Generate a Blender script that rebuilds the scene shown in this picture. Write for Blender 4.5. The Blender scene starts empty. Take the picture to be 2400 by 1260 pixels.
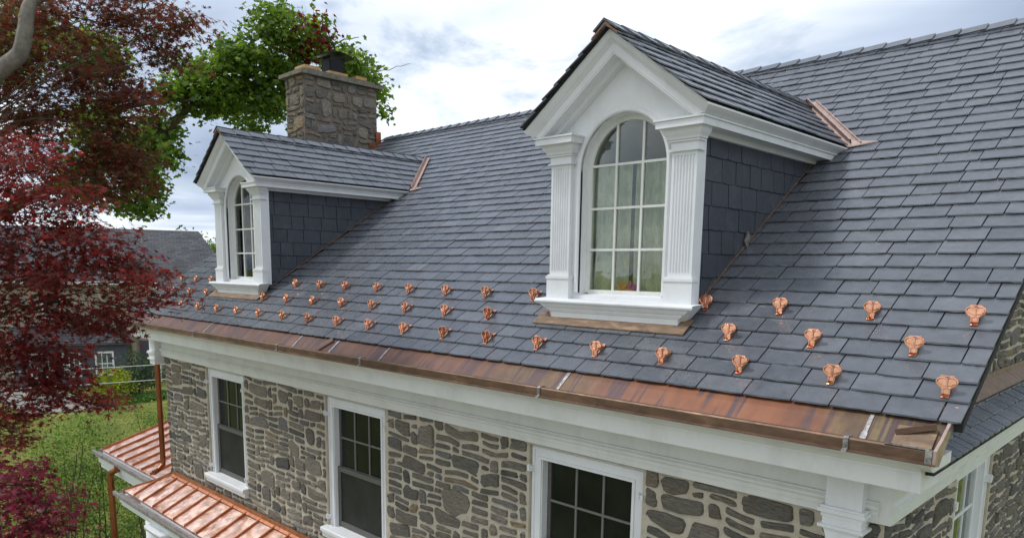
import bpy, math, random
import numpy as np
from mathutils import Matrix, Vector, noise as mnoise

S = bpy.context.scene
COL = S.collection
rad = math.radians

# ------------------------------------------------------------------ camera
cam = bpy.data.cameras.new('camera')
cam.sensor_width = 36.0
cam.lens = 1729.33 / 2400 * 36
cam.shift_y = 0.1125
cam.clip_start = 0.05
cam.clip_end = 3000
cam_o = bpy.data.objects.new('camera', cam)
COL.objects.link(cam_o)
RR = Vector((0.716648, 0.697299, 0.013749))
DD = Vector((0.117695, -0.101483, -0.987851))
FF = Vector((-0.687432, 0.70956, -0.154796))
EYE = Vector((0, -4.3, 6.6))
cam_o.matrix_world = Matrix(((RR.x, -DD.x, -FF.x, EYE.x), (RR.y, -DD.y, -FF.y, EYE.y), (RR.z, -DD.z, -FF.z, EYE.z), (0, 0, 0, 1)))
S.camera = cam_o

# ------------------------------------------------------------------ light
SUN_EL, SUN_AZ = 56.0, 232.0        # azimuth counted from +Y clockwise
sd = bpy.data.lights.new('sun', 'SUN')
sd.energy = 1.5
sd.angle = rad(11)
sd.color = (1.0, 0.975, 0.94)
so = bpy.data.objects.new('sun', sd)
COL.objects.link(so)
to_sun = Vector((math.sin(rad(SUN_AZ)) * math.cos(rad(SUN_EL)), math.cos(rad(SUN_AZ)) * math.cos(rad(SUN_EL)), math.sin(rad(SUN_EL))))
so.rotation_euler = to_sun.to_track_quat('Z', 'Y').to_euler()
so.location = (0, 0, 30)

W = bpy.data.worlds.new('World')
S.world = W
W.use_nodes = True
wt = W.node_tree
wt.nodes.clear()


def wn(t, **k):
    n = wt.nodes.new(t)
    for a, b in k.items():
        setattr(n, a, b)
    return n


wo = wn('ShaderNodeOutputWorld')
bg = wn('ShaderNodeBackground')
bg.inputs['Strength'].default_value = 0.1
sky = wn('ShaderNodeTexSky', sky_type='NISHITA')
sky.sun_disc = False
sky.sun_elevation = rad(SUN_EL)
sky.sun_rotation = rad(SUN_AZ)
tc = wn('ShaderNodeTexCoord')
sep = wn('ShaderNodeSeparateXYZ')
wt.links.new(tc.outputs['Generated'], sep.inputs[0])
zz = wn('ShaderNodeMath', operation='ADD')
zz.inputs[1].default_value = 0.16
zab = wn('ShaderNodeMath', operation='ABSOLUTE')
wt.links.new(sep.outputs['Z'], zab.inputs[0])
wt.links.new(zab.outputs[0], zz.inputs[0])
dx = wn('ShaderNodeMath', operation='DIVIDE')
dy = wn('ShaderNodeMath', operation='DIVIDE')
wt.links.new(sep.outputs['X'], dx.inputs[0]); wt.links.new(zz.outputs[0], dx.inputs[1])
wt.links.new(sep.outputs['Y'], dy.inputs[0]); wt.links.new(zz.outputs[0], dy.inputs[1])
cmb = wn('ShaderNodeCombineXYZ')
wt.links.new(dx.outputs[0], cmb.inputs[0]); wt.links.new(dy.outputs[0], cmb.inputs[1])


def wnoise(scale, detail, off, rough=0.55):
    mp = wn('ShaderNodeMapping')
    mp.inputs['Location'].default_value = off
    mp.inputs['Scale'].default_value = (scale, scale, 1)
    wt.links.new(cmb.outputs[0], mp.inputs[0])
    n = wn('ShaderNodeTexNoise')
    n.inputs['Scale'].default_value = 1.0
    n.inputs['Detail'].default_value = detail
    n.inputs['Roughness'].default_value = rough
    n.inputs['Distortion'].default_value = 0.5
    wt.links.new(mp.outputs[0], n.inputs['Vector'])
    return n.outputs['Fac']


def wramp(src, stops):
    r = wn('ShaderNodeValToRGB')
    e = r.color_ramp.elements
    while len(e) < len(stops):
        e.new(0.5)
    for i, (p, c) in enumerate(stops):
        e[i].position = p
        e[i].color = (c[0], c[1], c[2], 1)
    wt.links.new(src, r.inputs[0])
    return r.outputs[0]


tone = wramp(wnoise(0.62, 5, (3.1, 0.4, 0), 0.5), [(0.36, (3.2, 3.9, 5.2)), (0.45, (4.8, 5.6, 6.9)), (0.52, (7.4, 8.0, 8.7)), (0.62, (9.2, 9.5, 9.8))])
cover = wramp(wnoise(1.1, 6, (8.3, 5.2, 0), 0.6), [(0.36, (0.35, 0.35, 0.35)), (0.47, (1, 1, 1))])
mix = wn('ShaderNodeMixRGB')
wt.links.new(cover, mix.inputs[0]); wt.links.new(sky.outputs[0], mix.inputs[1]); wt.links.new(tone, mix.inputs[2])
wt.links.new(mix.outputs[0], bg.inputs['Color'])
wt.links.new(bg.outputs[0], wo.inputs[0])

S.view_settings.view_transform = 'Standard'
S.view_settings.look = 'None'
S.view_settings.gamma = 1.0
S.view_settings.use_curve_mapping = False
S.view_settings.exposure = 0.40
S.render.engine = 'CYCLES'

# ------------------------------------------------------------------ materials
MATS = {}


class NT:
    def __init__(self, name):
        self.m = bpy.data.materials.new(name)
        self.m.use_nodes = True
        self.t = self.m.node_tree
        self.p = self.t.nodes['Principled BSDF']
        self.o = self.t.nodes['Material Output']
        g = self.t.nodes.new('ShaderNodeNewGeometry')
        self.pos = g.outputs['Position']
        MATS[name] = self.m

    def n(self, t, **k):
        n = self.t.nodes.new(t)
        for a, b in k.items():
            setattr(n, a, b)
        return n

    def l(self, a, b):
        self.t.links.new(a, b)

    def noise(self, scale, detail=4, rough=0.6, vec=(1, 1, 1), rot=(0, 0, 0), off=(0, 0, 0), dist=0.0, src=None):
        mp = self.n('ShaderNodeMapping')
        mp.inputs['Scale'].default_value = vec
        mp.inputs['Rotation'].default_value = rot
        mp.inputs['Location'].default_value = off
        self.l(src or self.pos, mp.inputs[0])
        n = self.n('ShaderNodeTexNoise')
        n.inputs['Scale'].default_value = scale
        n.inputs['Detail'].default_value = detail
        n.inputs['Roughness'].default_value = rough
        n.inputs['Distortion'].default_value = dist
        self.l(mp.outputs[0], n.inputs['Vector'])
        return n.outputs['Fac']

    def ramp(self, src, stops):
        r = self.n('ShaderNodeValToRGB')
        e = r.color_ramp.elements
        while len(e) < len(stops):
            e.new(0.5)
        for i, (p, c) in enumerate(stops):
            e[i].position = p
            if not isinstance(c, tuple):
                c = (c, c, c)
            e[i].color = (c[0], c[1], c[2], 1)
        self.l(src, r.inputs[0])
        return r.outputs[0]

    def mix(self, a, b, fac, mode='MIX'):
        m = self.n('ShaderNodeMixRGB', blend_type=mode)
        for i, v in ((0, fac), (1, a), (2, b)):
            if isinstance(v, (int, float)):
                m.inputs[i].default_value = v
            elif isinstance(v, tuple):
                m.inputs[i].default_value = (v[0], v[1], v[2], 1)
            else:
                self.l(v, m.inputs[i])
        return m.outputs[0]

    def attr(self, name):
        a = self.n('ShaderNodeAttribute', attribute_name=name)
        return a

    def bump(self, src, strength, dist):
        b = self.n('ShaderNodeBump')
        b.inputs['Strength'].default_value = strength
        b.inputs['Distance'].default_value = dist
        self.l(src, b.inputs['Height'])
        self.l(b.outputs[0], self.p.inputs['Normal'])

    def base(self, c):
        if isinstance(c, tuple):
            self.p.inputs['Base Color'].default_value = (*c, 1)
        else:
            self.l(c, self.p.inputs['Base Color'])

    def set(self, **k):
        for a, b in k.items():
            i = self.p.inputs[a.replace('_', ' ')]
            if isinstance(b, (int, float)):
                i.default_value = b
            else:
                self.l(b, i)


def make_slate(name, c1, c2, rough):
    m = NT(name)
    r = m.attr('rnd').outputs['Fac']
    c = m.ramp(r, [(0.0, c1), (0.6, tuple((a + b) / 2 for a, b in zip(c1, c2))), (1.0, c2)])
    n = m.noise(9, 5, 0.65)
    c = m.mix(c, m.ramp(n, [(0.3, 0.82), (0.7, 1.16)]), 1.0, 'MULTIPLY')
    sc = m.noise(14, 3, 0.7, (1, 1, 0.35), (0.5, 0.3, 0.2), dist=1.5)
    c = m.mix(c, (0.17, 0.18, 0.19), m.ramp(sc, [(0.6, 0.0), (0.76, 0.35)]))
    m.base(c)
    m.set(Roughness=m.ramp(m.noise(25, 3), [(0.3, rough - 0.08), (0.7, rough + 0.1)]))
    b = m.mix(m.noise(30, 6, 0.7, (1, 0.6, 0.6)), m.noise(160, 3, 0.6), 0.35)
    m.bump(b, 0.28, 0.005)


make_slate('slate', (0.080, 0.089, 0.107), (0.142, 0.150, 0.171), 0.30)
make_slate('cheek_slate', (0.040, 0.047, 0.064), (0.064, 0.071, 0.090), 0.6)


def make_white(name, col, dirt=0.12, sc=6):
    m = NT(name)
    n = m.noise(sc, 6, 0.7, (1, 1, 0.5))
    c = m.mix(col, tuple(v * 0.72 for v in (col[0], col[1] * 0.98, col[2] * 0.94)), m.ramp(n, [(0.46, 0.0), (0.74, dirt * 3.2)]))
    m.base(c)
    m.set(Roughness=0.5)
    m.bump(m.mix(m.noise(70, 4, 0.6), m.noise(9, 4, 0.6), 0.5), 0.3, 0.004)


make_white('white_paint', (0.74, 0.755, 0.775))
make_white('cornice_paint', (0.70, 0.71, 0.695), 0.17, 4)
make_white('sash_paint', (0.72, 0.73, 0.7), 0.2, 8)
make_white('far_white', (0.75, 0.75, 0.74))

m = NT('mortar')
c = m.ramp(m.noise(7, 6, 0.7), [(0.3, (0.40, 0.35, 0.265)), (0.55, (0.53, 0.48, 0.38)), (0.8, (0.60, 0.555, 0.46))])
m.base(c)
m.set(Roughness=0.95)
m.bump(m.noise(60, 6, 0.7), 0.7, 0.012)

m = NT('chimney_mortar')
m.base(m.ramp(m.noise(7, 6, 0.7), [(0.3, (0.12, 0.095, 0.08)), (0.75, (0.22, 0.178, 0.15))]))
m.set(Roughness=0.95)
m.bump(m.noise(60, 6, 0.7), 0.7, 0.012)

m = NT('stone')
r = m.attr('rnd').outputs['Fac']
c = m.ramp(r, [(0.0, (0.088, 0.087, 0.088)), (0.25, (0.20, 0.178, 0.142)), (0.5, (0.14, 0.132, 0.12)), (0.72, (0.26, 0.228, 0.178)), (0.9, (0.195, 0.187, 0.178)), (1.0, (0.29, 0.215, 0.135))])
vv = m.n('ShaderNodeVectorMath', operation='ADD')
rv = m.n('ShaderNodeVectorMath', operation='SCALE')
rv.inputs[0].default_value = (7, 13, 29)
m.l(r, rv.inputs['Scale'])
m.l(m.pos, vv.inputs[0]); m.l(rv.outputs[0], vv.inputs[1])
st = m.noise(16, 7, 0.75, (1, 1, 4.5), (0.0, 0.3, 0.0), dist=0.8, src=vv.outputs[0])
c = m.mix(c, m.ramp(st, [(0.3, 0.42), (0.5, 0.95), (0.72, 1.65)]), 1.0, 'MULTIPLY')
c = m.mix(c, (0.19, 0.125, 0.065), m.ramp(m.noise(7, 4, 0.6, src=vv.outputs[0]), [(0.52, 0.0), (0.72, 0.5)]))
m.base(c)
m.set(Roughness=0.82)
m.bump(m.mix(st, m.noise(90, 5, 0.7), 0.4), 1.0, 0.03)


def copper(name, stops, rough, metal, scale=5, vec=(1, 1, 1), detail=5):
    m = NT(name)
    n = m.noise(scale, detail, 0.65, vec, dist=0.6)
    m.base(m.ramp(n, stops))
    m.set(Metallic=metal, Roughness=m.ramp(m.noise(scale * 2, 4), [(0.3, rough - 0.08), (0.7, rough + 0.12)]))
    m.bump(m.noise(10, 3), 0.12, 0.01)
    return m


copper('new_copper', [(0.34, (0.56, 0.31, 0.21)), (0.45, (0.78, 0.50, 0.38)), (0.54, (0.93, 0.70, 0.60)), (0.7, (0.86, 0.58, 0.47))], 0.36, 1.0, 4.5)
copper('seam_copper', [(0.3, (0.42, 0.16, 0.08)), (0.7, (0.62, 0.27, 0.15))], 0.4, 0.9, 8)
copper('bright_copper', [(0.3, (0.70, 0.34, 0.20)), (0.7, (0.95, 0.55, 0.38))], 0.22, 1.0, 30)
bc = MATS['bright_copper'].node_tree
oi = bc.nodes.new('ShaderNodeObjectInfo')
rp = bc.nodes.new('ShaderNodeValToRGB')
rp.color_ramp.elements[0].color = (0.86, 0.82, 0.80, 1)
rp.color_ramp.elements[1].color = (1.05, 1.02, 1.0, 1)
mxx = bc.nodes.new('ShaderNodeMixRGB')
mxx.blend_type = 'MULTIPLY'
mxx.inputs[0].default_value = 1.0
lk = bc.nodes['Principled BSDF'].inputs['Base Color'].links[0]
bc.links.new(oi.outputs['Random'], rp.inputs[0])
bc.links.new(lk.from_socket, mxx.inputs[1]); bc.links.new(rp.outputs[0], mxx.inputs[2])
bc.links.new(mxx.outputs[0], bc.nodes['Principled BSDF'].inputs['Base Color'])
copper('pipe_copper', [(0.3, (0.22, 0.07, 0.03)), (0.6, (0.36, 0.13, 0.06)), (0.8, (0.52, 0.23, 0.12))], 0.36, 0.9, 6, (1, 1, 0.4))
copper('brown_copper', [(0.3, (0.10, 0.06, 0.04)), (0.55, (0.17, 0.105, 0.07)), (0.75, (0.27, 0.15, 0.09))], 0.5, 0.5, 5, (1, 1, 3))
copper('valley_copper', [(0.3, (0.36, 0.25, 0.215)), (0.7, (0.60, 0.45, 0.39))], 0.42, 0.7, 9)
copper('base_flashing_copper', [(0.3, (0.12, 0.085, 0.06)), (0.55, (0.23, 0.155, 0.1)), (0.75, (0.40, 0.28, 0.18))], 0.55, 0.4, 8, (1, 3, 3))
copper('solder', [(0.35, (0.14, 0.13, 0.125)), (0.65, (0.42, 0.41, 0.40))], 0.45, 0.6, 40)
copper('lead_coated', [(0.3, (0.16, 0.14, 0.13)), (0.6, (0.33, 0.30, 0.29)), (0.8, (0.42, 0.36, 0.33))], 0.5, 0.4, 7, (1, 4, 1))

# aged copper gutter lining: orange in places, brown, purple streaks running down the slope
m = NT('gutter_copper')
big = m.noise(0.75, 3, 0.5, (1, 0.2, 0.2), off=(1.9, 0, 0))
mid = m.noise(6, 5, 0.65, (1, 0.5, 0.5))
c1 = m.ramp(mid, [(0.3, (0.085, 0.042, 0.028)), (0.55, (0.15, 0.068, 0.042)), (0.8, (0.21, 0.115, 0.075))])
c2 = m.ramp(mid, [(0.3, (0.15, 0.045, 0.017)), (0.6, (0.24, 0.080, 0.028)), (0.85, (0.24, 0.105, 0.045))])
gx_ = m.n('ShaderNodeSeparateXYZ')
m.l(m.pos, gx_.inputs[0])
gm = m.n('ShaderNodeMath', operation='MULTIPLY_ADD')
gm.inputs[1].default_value = 1 / 12
gm.inputs[2].default_value = 1.0
m.l(gx_.outputs['X'], gm.inputs[0])
ga = m.n('ShaderNodeMath', operation='MULTIPLY_ADD')
ga.inputs[1].default_value = 0.09
m.l(m.noise(2.2, 4, 0.6), ga.inputs[0]); m.l(gm.outputs[0], ga.inputs[2])
where = ga.outputs[0]
c = m.mix(c1, c2, m.ramp(where, [(0.0, 0.0), (0.45, 0.06), (0.72, 0.15), (0.80, 0.35), (0.845, 0.85), (0.90, 0.8), (0.935, 0.15)]))
olive = m.ramp(where, [(0.70, 0.0), (0.735, 0.6), (0.77, 0.5), (0.80, 0.0), (0.915, 0.0), (0.95, 0.9), (1.0, 0.9)])
c = m.mix(c, m.ramp(mid, [(0.35, (0.06, 0.042, 0.028)), (0.52, (0.12, 0.085, 0.04)), (0.68, (0.2, 0.16, 0.065))]), olive)
stk = m.noise(16, 3, 0.6, (1, 0.05, 0.05), dist=0.3)
low = m.noise(3.0, 3, 0.6, (1, 0.6, 0.6), off=(0, 5, 0))
smask = m.mix(m.ramp(stk, [(0.48, 0.0), (0.55, 0.95)]), m.ramp(low, [(0.42, 0.0), (0.50, 1.0)]), 1.0, 'MULTIPLY')
c = m.mix(c, (0.075, 0.04, 0.045), smask)
c = m.mix(c, (0.04, 0.03, 0.025), m.ramp(m.noise(45, 3, 0.6), [(0.7, 0.0), (0.78, 0.7)]))
m.base(c)
m.set(Metallic=0.2, Roughness=0.5)
m.bump(m.noise(8, 3), 0.15, 0.01)

m = NT('interior')
m.base((0.012, 0.012, 0.012))
m.set(Roughness=0.9)
m = NT('deck')
m.base((0.02, 0.02, 0.022))
m.set(Roughness=0.9)
m = NT('screen_frame')
m.base(m.ramp(m.noise(30, 3), [(0.3, (0.085, 0.08, 0.075)), (0.7, (0.125, 0.12, 0.11))]))
m.set(Roughness=0.55)
m = NT('muntin_grey')
m.base((0.16, 0.155, 0.145))
m.set(Roughness=0.5)


def glass(name, tint, base_mix):
    m = NT(name)
    tr = m.n('ShaderNodeBsdfTransparent')
    tr.inputs[0].default_value = (*tint, 1)
    gl = m.n('ShaderNodeBsdfGlossy')
    gl.inputs['Roughness'].default_value = 0.02
    gl.inputs['Color'].default_value = (1, 1, 1, 1)
    fr = m.n('ShaderNodeFresnel')
    fr.inputs['IOR'].default_value = 1.52
    b = m.n('ShaderNodeBump')
    b.inputs['Strength'].default_value = 0.06
    b.inputs['Distance'].default_value = 0.02
    m.l(m.noise(5, 2), b.inputs['Height'])
    m.l(b.outputs[0], gl.inputs['Normal'])
    ma = m.n('ShaderNodeMath', operation='MULTIPLY_ADD')
    ma.inputs[1].default_value = 1.0
    ma.inputs[2].default_value = base_mix
    m.l(fr.outputs[0], ma.inputs[0])
    mx = m.n('ShaderNodeMixShader')
    m.l(ma.outputs[0], mx.inputs[0]); m.l(tr.outputs[0], mx.inputs[1]); m.l(gl.outputs[0], mx.inputs[2])
    m.l(mx.outputs[0], m.o.inputs[0])


glass('glass', (0.9, 0.94, 0.9), 0.0)
m = NT('dark_glass')
m.base(m.ramp(m.noise(3, 3), [(0.3, (0.006, 0.008, 0.007)), (0.7, (0.016, 0.020, 0.017))]))
m.set(Roughness=0.1, Specular_IOR_Level=0.2)
m = NT('insect_screen')
m.base(m.ramp(m.noise(4, 4), [(0.3, (0.010, 0.012, 0.011)), (0.7, (0.024, 0.027, 0.024))]))
m.set(Roughness=0.55, Specular_IOR_Level=0.3)

m = NT('curtain')
m.base(m.ramp(m.noise(30, 4, 0.7, (1, 1, 0.4)), [(0.35, (0.48, 0.47, 0.35)), (0.65, (0.70, 0.68, 0.54))]))
m.set(Roughness=0.9)
m = NT('petal')
m.base(m.ramp(m.attr('rnd').outputs['Fac'], [(0.4, (0.85, 0.33, 0.05)), (0.6, (0.62, 0.08, 0.32))]))
m.set(Roughness=0.8)

m = NT('concrete_cap')
m.base(m.ramp(m.noise(12, 6, 0.7), [(0.3, (0.10, 0.09, 0.075)), (0.6, (0.2, 0.185, 0.15)), (0.8, (0.26, 0.25, 0.21))]))
m.set(Roughness=0.95)
m.bump(m.noise(40, 5), 0.6, 0.01)
m = NT('clay')
m.base(m.ramp(m.noise(10, 5), [(0.3, (0.36, 0.19, 0.08)), (0.7, (0.56, 0.36, 0.19))]))
m.set(Roughness=0.9)
m = NT('black_metal')
m.base((0.012, 0.014, 0.015))
m.set(Roughness=0.45, Metallic=0.3)


def leafmat(name, trans):
    m = NT(name)
    a = m.attr('tint')
    d = m.n('ShaderNodeBsdfPrincipled')
    m.l(a.outputs['Color'], d.inputs['Base Color'])
    d.inputs['Roughness'].default_value = 0.45
    d.inputs['Specular IOR Level'].default_value = 0.35
    t = m.n('ShaderNodeBsdfTranslucent')
    hs = m.n('ShaderNodeHueSaturation')
    hs.inputs['Saturation'].default_value = 1.1
    hs.inputs['Value'].default_value = 1.5
    m.l(a.outputs['Color'], hs.inputs['Color'])
    m.l(hs.outputs[0], t.inputs[0])
    mx = m.n('ShaderNodeMixShader')
    mx.inputs[0].default_value = trans
    m.l(d.outputs[0], mx.inputs[1]); m.l(t.outputs[0], mx.inputs[2])
    m.l(mx.outputs[0], m.o.inputs[0])


leafmat('leaf', 0.5)
leafmat('grass_blade', 0.25)
m = NT('bark_grey')
m.base(m.ramp(m.noise(14, 6, 0.7, (1, 1, 0.5)), [(0.3, (0.11, 0.095, 0.08)), (0.6, (0.22, 0.2, 0.165)), (0.8, (0.3, 0.28, 0.23))]))
m.set(Roughness=0.85)
m.bump(m.noise(30, 5), 0.6, 0.02)
m = NT('bark_brown')
m.base(m.ramp(m.noise(12, 6, 0.7, (1, 1, 0.4)), [(0.3, (0.05, 0.035, 0.025)), (0.7, (0.14, 0.095, 0.07))]))
m.set(Roughness=0.9)
m = NT('lawn')
c = m.ramp(m.noise(0.5, 6, 0.65), [(0.3, (0.085, 0.12, 0.02)), (0.5, (0.17, 0.20, 0.03)), (0.7, (0.25, 0.24, 0.055))])
c = m.mix(c, m.ramp(m.noise(9, 4, 0.7), [(0.3, 0.65), (0.7, 1.3)]), 1.0, 'MULTIPLY')
m.base(c)
m.set(Roughness=0.95)
m.bump(m.noise(30, 4), 0.8, 0.05)
m = NT('paving')
m.base(m.ramp(m.noise(3, 5), [(0.3, (0.18, 0.165, 0.15)), (0.7, (0.33, 0.31, 0.28))]))
m.set(Roughness=0.9)
m = NT('shingle')
dt = m.n('ShaderNodeVectorMath', operation='DOT_PRODUCT')
dt.inputs[1].default_value = (.319, .948, 0)
m.l(m.pos, dt.inputs[0])
sz = m.n('ShaderNodeSeparateXYZ')
m.l(m.pos, sz.inputs[0])
cx3 = m.n('ShaderNodeCombineXYZ')
m.l(dt.outputs['Value'], cx3.inputs[0]); m.l(sz.outputs['Z'], cx3.inputs[1])
bk = m.n('ShaderNodeTexBrick')
bk.inputs['Color1'].default_value = (.062, .065, .074, 1)
bk.inputs['Color2'].default_value = (.115, .117, .126, 1)
bk.inputs['Mortar'].default_value = (.028, .028, .032, 1)
bk.inputs['Scale'].default_value = 1.0
bk.inputs['Mortar Size'].default_value = .012
bk.inputs['Brick Width'].default_value = .42
bk.inputs['Row Height'].default_value = .125
m.l(cx3.outputs[0], bk.inputs['Vector'])
m.base(m.mix(bk.outputs[0], m.ramp(m.noise(1.5, 4, .7), [(0.3, 0.8), (0.7, 1.2)]), 1.0, 'MULTIPLY'))
m.set(Roughness=0.9)
m = NT('siding')
sx = m.n('ShaderNodeSeparateXYZ')
m.l(m.pos, sx.inputs[0])
mm = m.n('ShaderNodeMath', operation='FRACT')
ms = m.n('ShaderNodeMath', operation='MULTIPLY')
ms.inputs[1].default_value = 7.0
m.l(sx.outputs['Z'], ms.inputs[0]); m.l(ms.outputs[0], mm.inputs[0])
m.base(m.ramp(m.noise(2, 4), [(0.3, (0.40, 0.36, 0.29)), (0.7, (0.48, 0.44, 0.37))]))
m.bump(mm.outputs[0], 1.0, 0.05)
m.set(Roughness=0.8)
m = NT('slate_blue_siding')
m.base((0.075, 0.08, 0.1))
m.set(Roughness=0.8)
m = NT('far_glass')
m.base((0.1, 0.13, 0.13))
m.set(Roughness=0.1)
m = NT('timber')
m.base(m.ramp(m.noise(5, 4), [(0.3, (0.28, 0.23, 0.15)), (0.7, (0.42, 0.36, 0.26))]))
m.set(Roughness=0.9)
m = NT('cable')
m.base((0.6, 0.6, 0.58))
m.set(Roughness=0.6)

# ------------------------------------------------------------------ mesh helpers
WLOC = {}


class MB:
    def __init__(self):
        self.v, self.f, self.r = [], [], []

    def pt(self, p, r=0.5):
        self.v.append(tuple(p))
        self.r.append(r)
        return len(self.v) - 1

    def face(self, pts, r=0.5):
        self.f.append([self.pt(p, r) for p in pts])

    def box(self, a, b, r=0.5):
        x0, x1 = sorted((a[0], b[0])); y0, y1 = sorted((a[1], b[1])); z0, z1 = sorted((a[2], b[2]))
        i = len(self.v)
        for p in ((x0, y0, z0), (x1, y0, z0), (x1, y1, z0), (x0, y1, z0), (x0, y0, z1), (x1, y0, z1), (x1, y1, z1), (x0, y1, z1)):
            self.pt(p, r)
        for q in ((0, 3, 2, 1), (4, 5, 6, 7), (0, 1, 5, 4), (1, 2, 6, 5), (2, 3, 7, 6), (3, 0, 4, 7)):
            self.f.append([i + k for k in q])
        return self

    def prism(self, prof, fn, a, b):
        """closed 2-D profile swept from a to b; fn(p, q, t) -> point"""
        n = len(prof)
        i = len(self.v)
        for t in (a, b):
            for p in prof:
                self.pt(fn(p[0], p[1], t))
        for k in range(n):
            j = (k + 1) % n
            self.f.append([i + k, i + j, i + n + j, i + n + k])
        self.f.append([i + k for k in range(n)][::-1])
        self.f.append([i + n + k for k in range(n)])
        return self

    def px(self, prof, x0, x1):
        return self.prism(prof, lambda p, q, t: (t, p, q), x0, x1)

    def py(self, prof, y0, y1):
        return self.prism(prof, lambda p, q, t: (p, t, q), y0, y1)

    def pz(self, prof, z0, z1):
        return self.prism(prof, lambda p, q, t: (p, q, t), z0, z1)

    def tube(self, pts, radii, n=8, cap=True):
        pts = [Vector(p) for p in pts]
        i0 = len(self.v)
        prev = None
        up = Vector((0.3, 0.2, 1)).normalized()
        for k, p in enumerate(pts):
            d = (pts[min(k + 1, len(pts) - 1)] - pts[max(k - 1, 0)])
            d = d.normalized() if d.length > 1e-6 else Vector((0, 0, 1))
            if k and prev is not None:                # carry the frame along the path
                a = prev - d * prev.dot(d)
            else:
                a = d.cross(up)
            if a.length < 1e-3:
                a = d.cross(Vector((1, 0, 0)))
            a.normalize()
            prev = a
            b = d.cross(a)
            r = radii[k] if isinstance(radii, (list, tuple)) else radii
            for j in range(n):
                t = 2 * math.pi * j / n
                self.pt(p + a * (math.cos(t) * r) + b * (math.sin(t) * r))
        for k in range(len(pts) - 1):
            for j in range(n):
                q = i0 + k * n
                self.f.append([q + j, q + (j + 1) % n, q + n + (j + 1) % n, q + n + j])
        if cap:
            self.f.append([i0 + j for j in range(n)])
            self.f.append([i0 + (len(pts) - 1) * n + j for j in range(n)][::-1])
        return self

    def build(self, name, mat, parent=None, smooth=False, recalc=True):
        V = np.array(self.v, float)
        c = (V.min(0) + V.max(0)) / 2
        me = bpy.data.meshes.new(name)
        me.from_pydata((V - c).tolist(), [], self.f)
        if recalc:
            import bmesh
            bm = bmesh.new()
            bm.from_mesh(me)
            bmesh.ops.recalc_face_normals(bm, faces=bm.faces)
            bm.to_mesh(me)
            bm.free()
        at = me.attributes.new('rnd', 'FLOAT', 'POINT')
        at.data.foreach_set('value', np.array(self.r, np.float32))
        if smooth:
            me.polygons.foreach_set('use_smooth', [True] * len(me.polygons))
        me.materials.append(MATS[mat])
        o = bpy.data.objects.new(name, me)
        COL.objects.link(o)
        place(o, c, parent)
        return o


def place(o, c, parent):
    c = Vector(c)
    WLOC[o.name] = c
    if parent is not None:
        o.parent = parent
        o.location = c - WLOC[parent.name]
    else:
        o.location = c


def empty(name, loc, label, cat, group=None):
    o = bpy.data.objects.new(name, None)
    o.empty_display_size = 0.3
    COL.objects.link(o)
    place(o, loc, None)
    tag(o, label, cat, group)
    return o


def tag(o, label, cat, group=None):
    o['label'] = label
    o['category'] = cat
    if group:
        o['group'] = group
    return o


def kind(o, k):
    o['kind'] = k
    return o


# ------------------------------------------------------------------ dimensions of the house
TP = math.tan(rad(33.0)); CP = math.cos(rad(33.0)); SP = math.sin(rad(33.0))
YS, ZS = -0.30, 5.884                   # eave edge of the slates
YR = 4.5                                # ridge
ZR = ZS + TP * (YR - YS)
XL, XR = -11.95, -0.865                 # rakes
GX0, GX1 = -11.49, -1.25                # end walls
roofz = lambda y: ZS + TP * (y - YS)
roofy = lambda z: YS + (z - ZS) / TP
DORM = (-3.325, -9.38)

# ------------------------------------------------------------------ ground
g = MB()
N = 40
g.face([(-900, -900, 0), (900, -900, 0), (900, 900, 0), (-900, 900, 0)])
kind(g.build('ground', 'lawn'), 'structure')
g = MB()
g.pz([(-52, 3.2), (-37.2, 3.6), (-36.2, 6.9), (-40, 6.6), (-52, 6.2)], 0.004, 0.03)
kind(g.build('path', 'paving'), 'structure')

g = MB()  # unseen grey slab, added so neutral bounce light replaces the lawn's green
g.pz([(-9.5, -30), (9, -30), (9, -2.2), (-9.5, -2.2)], 0.004, 0.03)
kind(g.build('bounce_paving', 'paving'), 'structure')

# ------------------------------------------------------------------ the stone house
house = empty('stone_house', (-6.4, 4.5, 0), 'grey rubble stone house with slate roof, two white dormers and copper gutter', 'house')

# roof deck with openings where the dormers stand
d = MB()
def deckquad(x0, x1, y0, y1):
    d.face([(x0, y0, roofz(y0) - 0.004), (x1, y0, roofz(y0) - 0.004), (x1, y1, roofz(y1) - 0.004), (x0, y1, roofz(y1) - 0.004)])
ya, yb = 0.36, 2.2
deckquad(XL + .02, XR - .02, YS + 0.03, ya)
deckquad(XL + .02, XR - .02, yb, YR)
xs = sorted([XL + .02, XR - .02] + [c - .5 for c in DORM] + [c + .5 for c in DORM])
for k in (0, 2, 4):
    deckquad(xs[k], xs[k + 1], ya, yb)
d.face([(XL + .02, YR, ZR - .004), (XR - .02, YR, ZR - .004), (XR - .02, 2 * YR - YS, ZS), (XL + .02, 2 * YR - YS, ZS)])
# underside of the overhanging rakes
for xx in (XL + .02, XR - .02):
    d.px([(YS + .03, ZS - .04), (YR, ZR - .05), (YR, ZR - .01), (YS + .03, ZS + .005)], xx - .02, xx + .02)
roof = d.build('roof', 'deck', house)

rng = random.Random(7)


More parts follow.
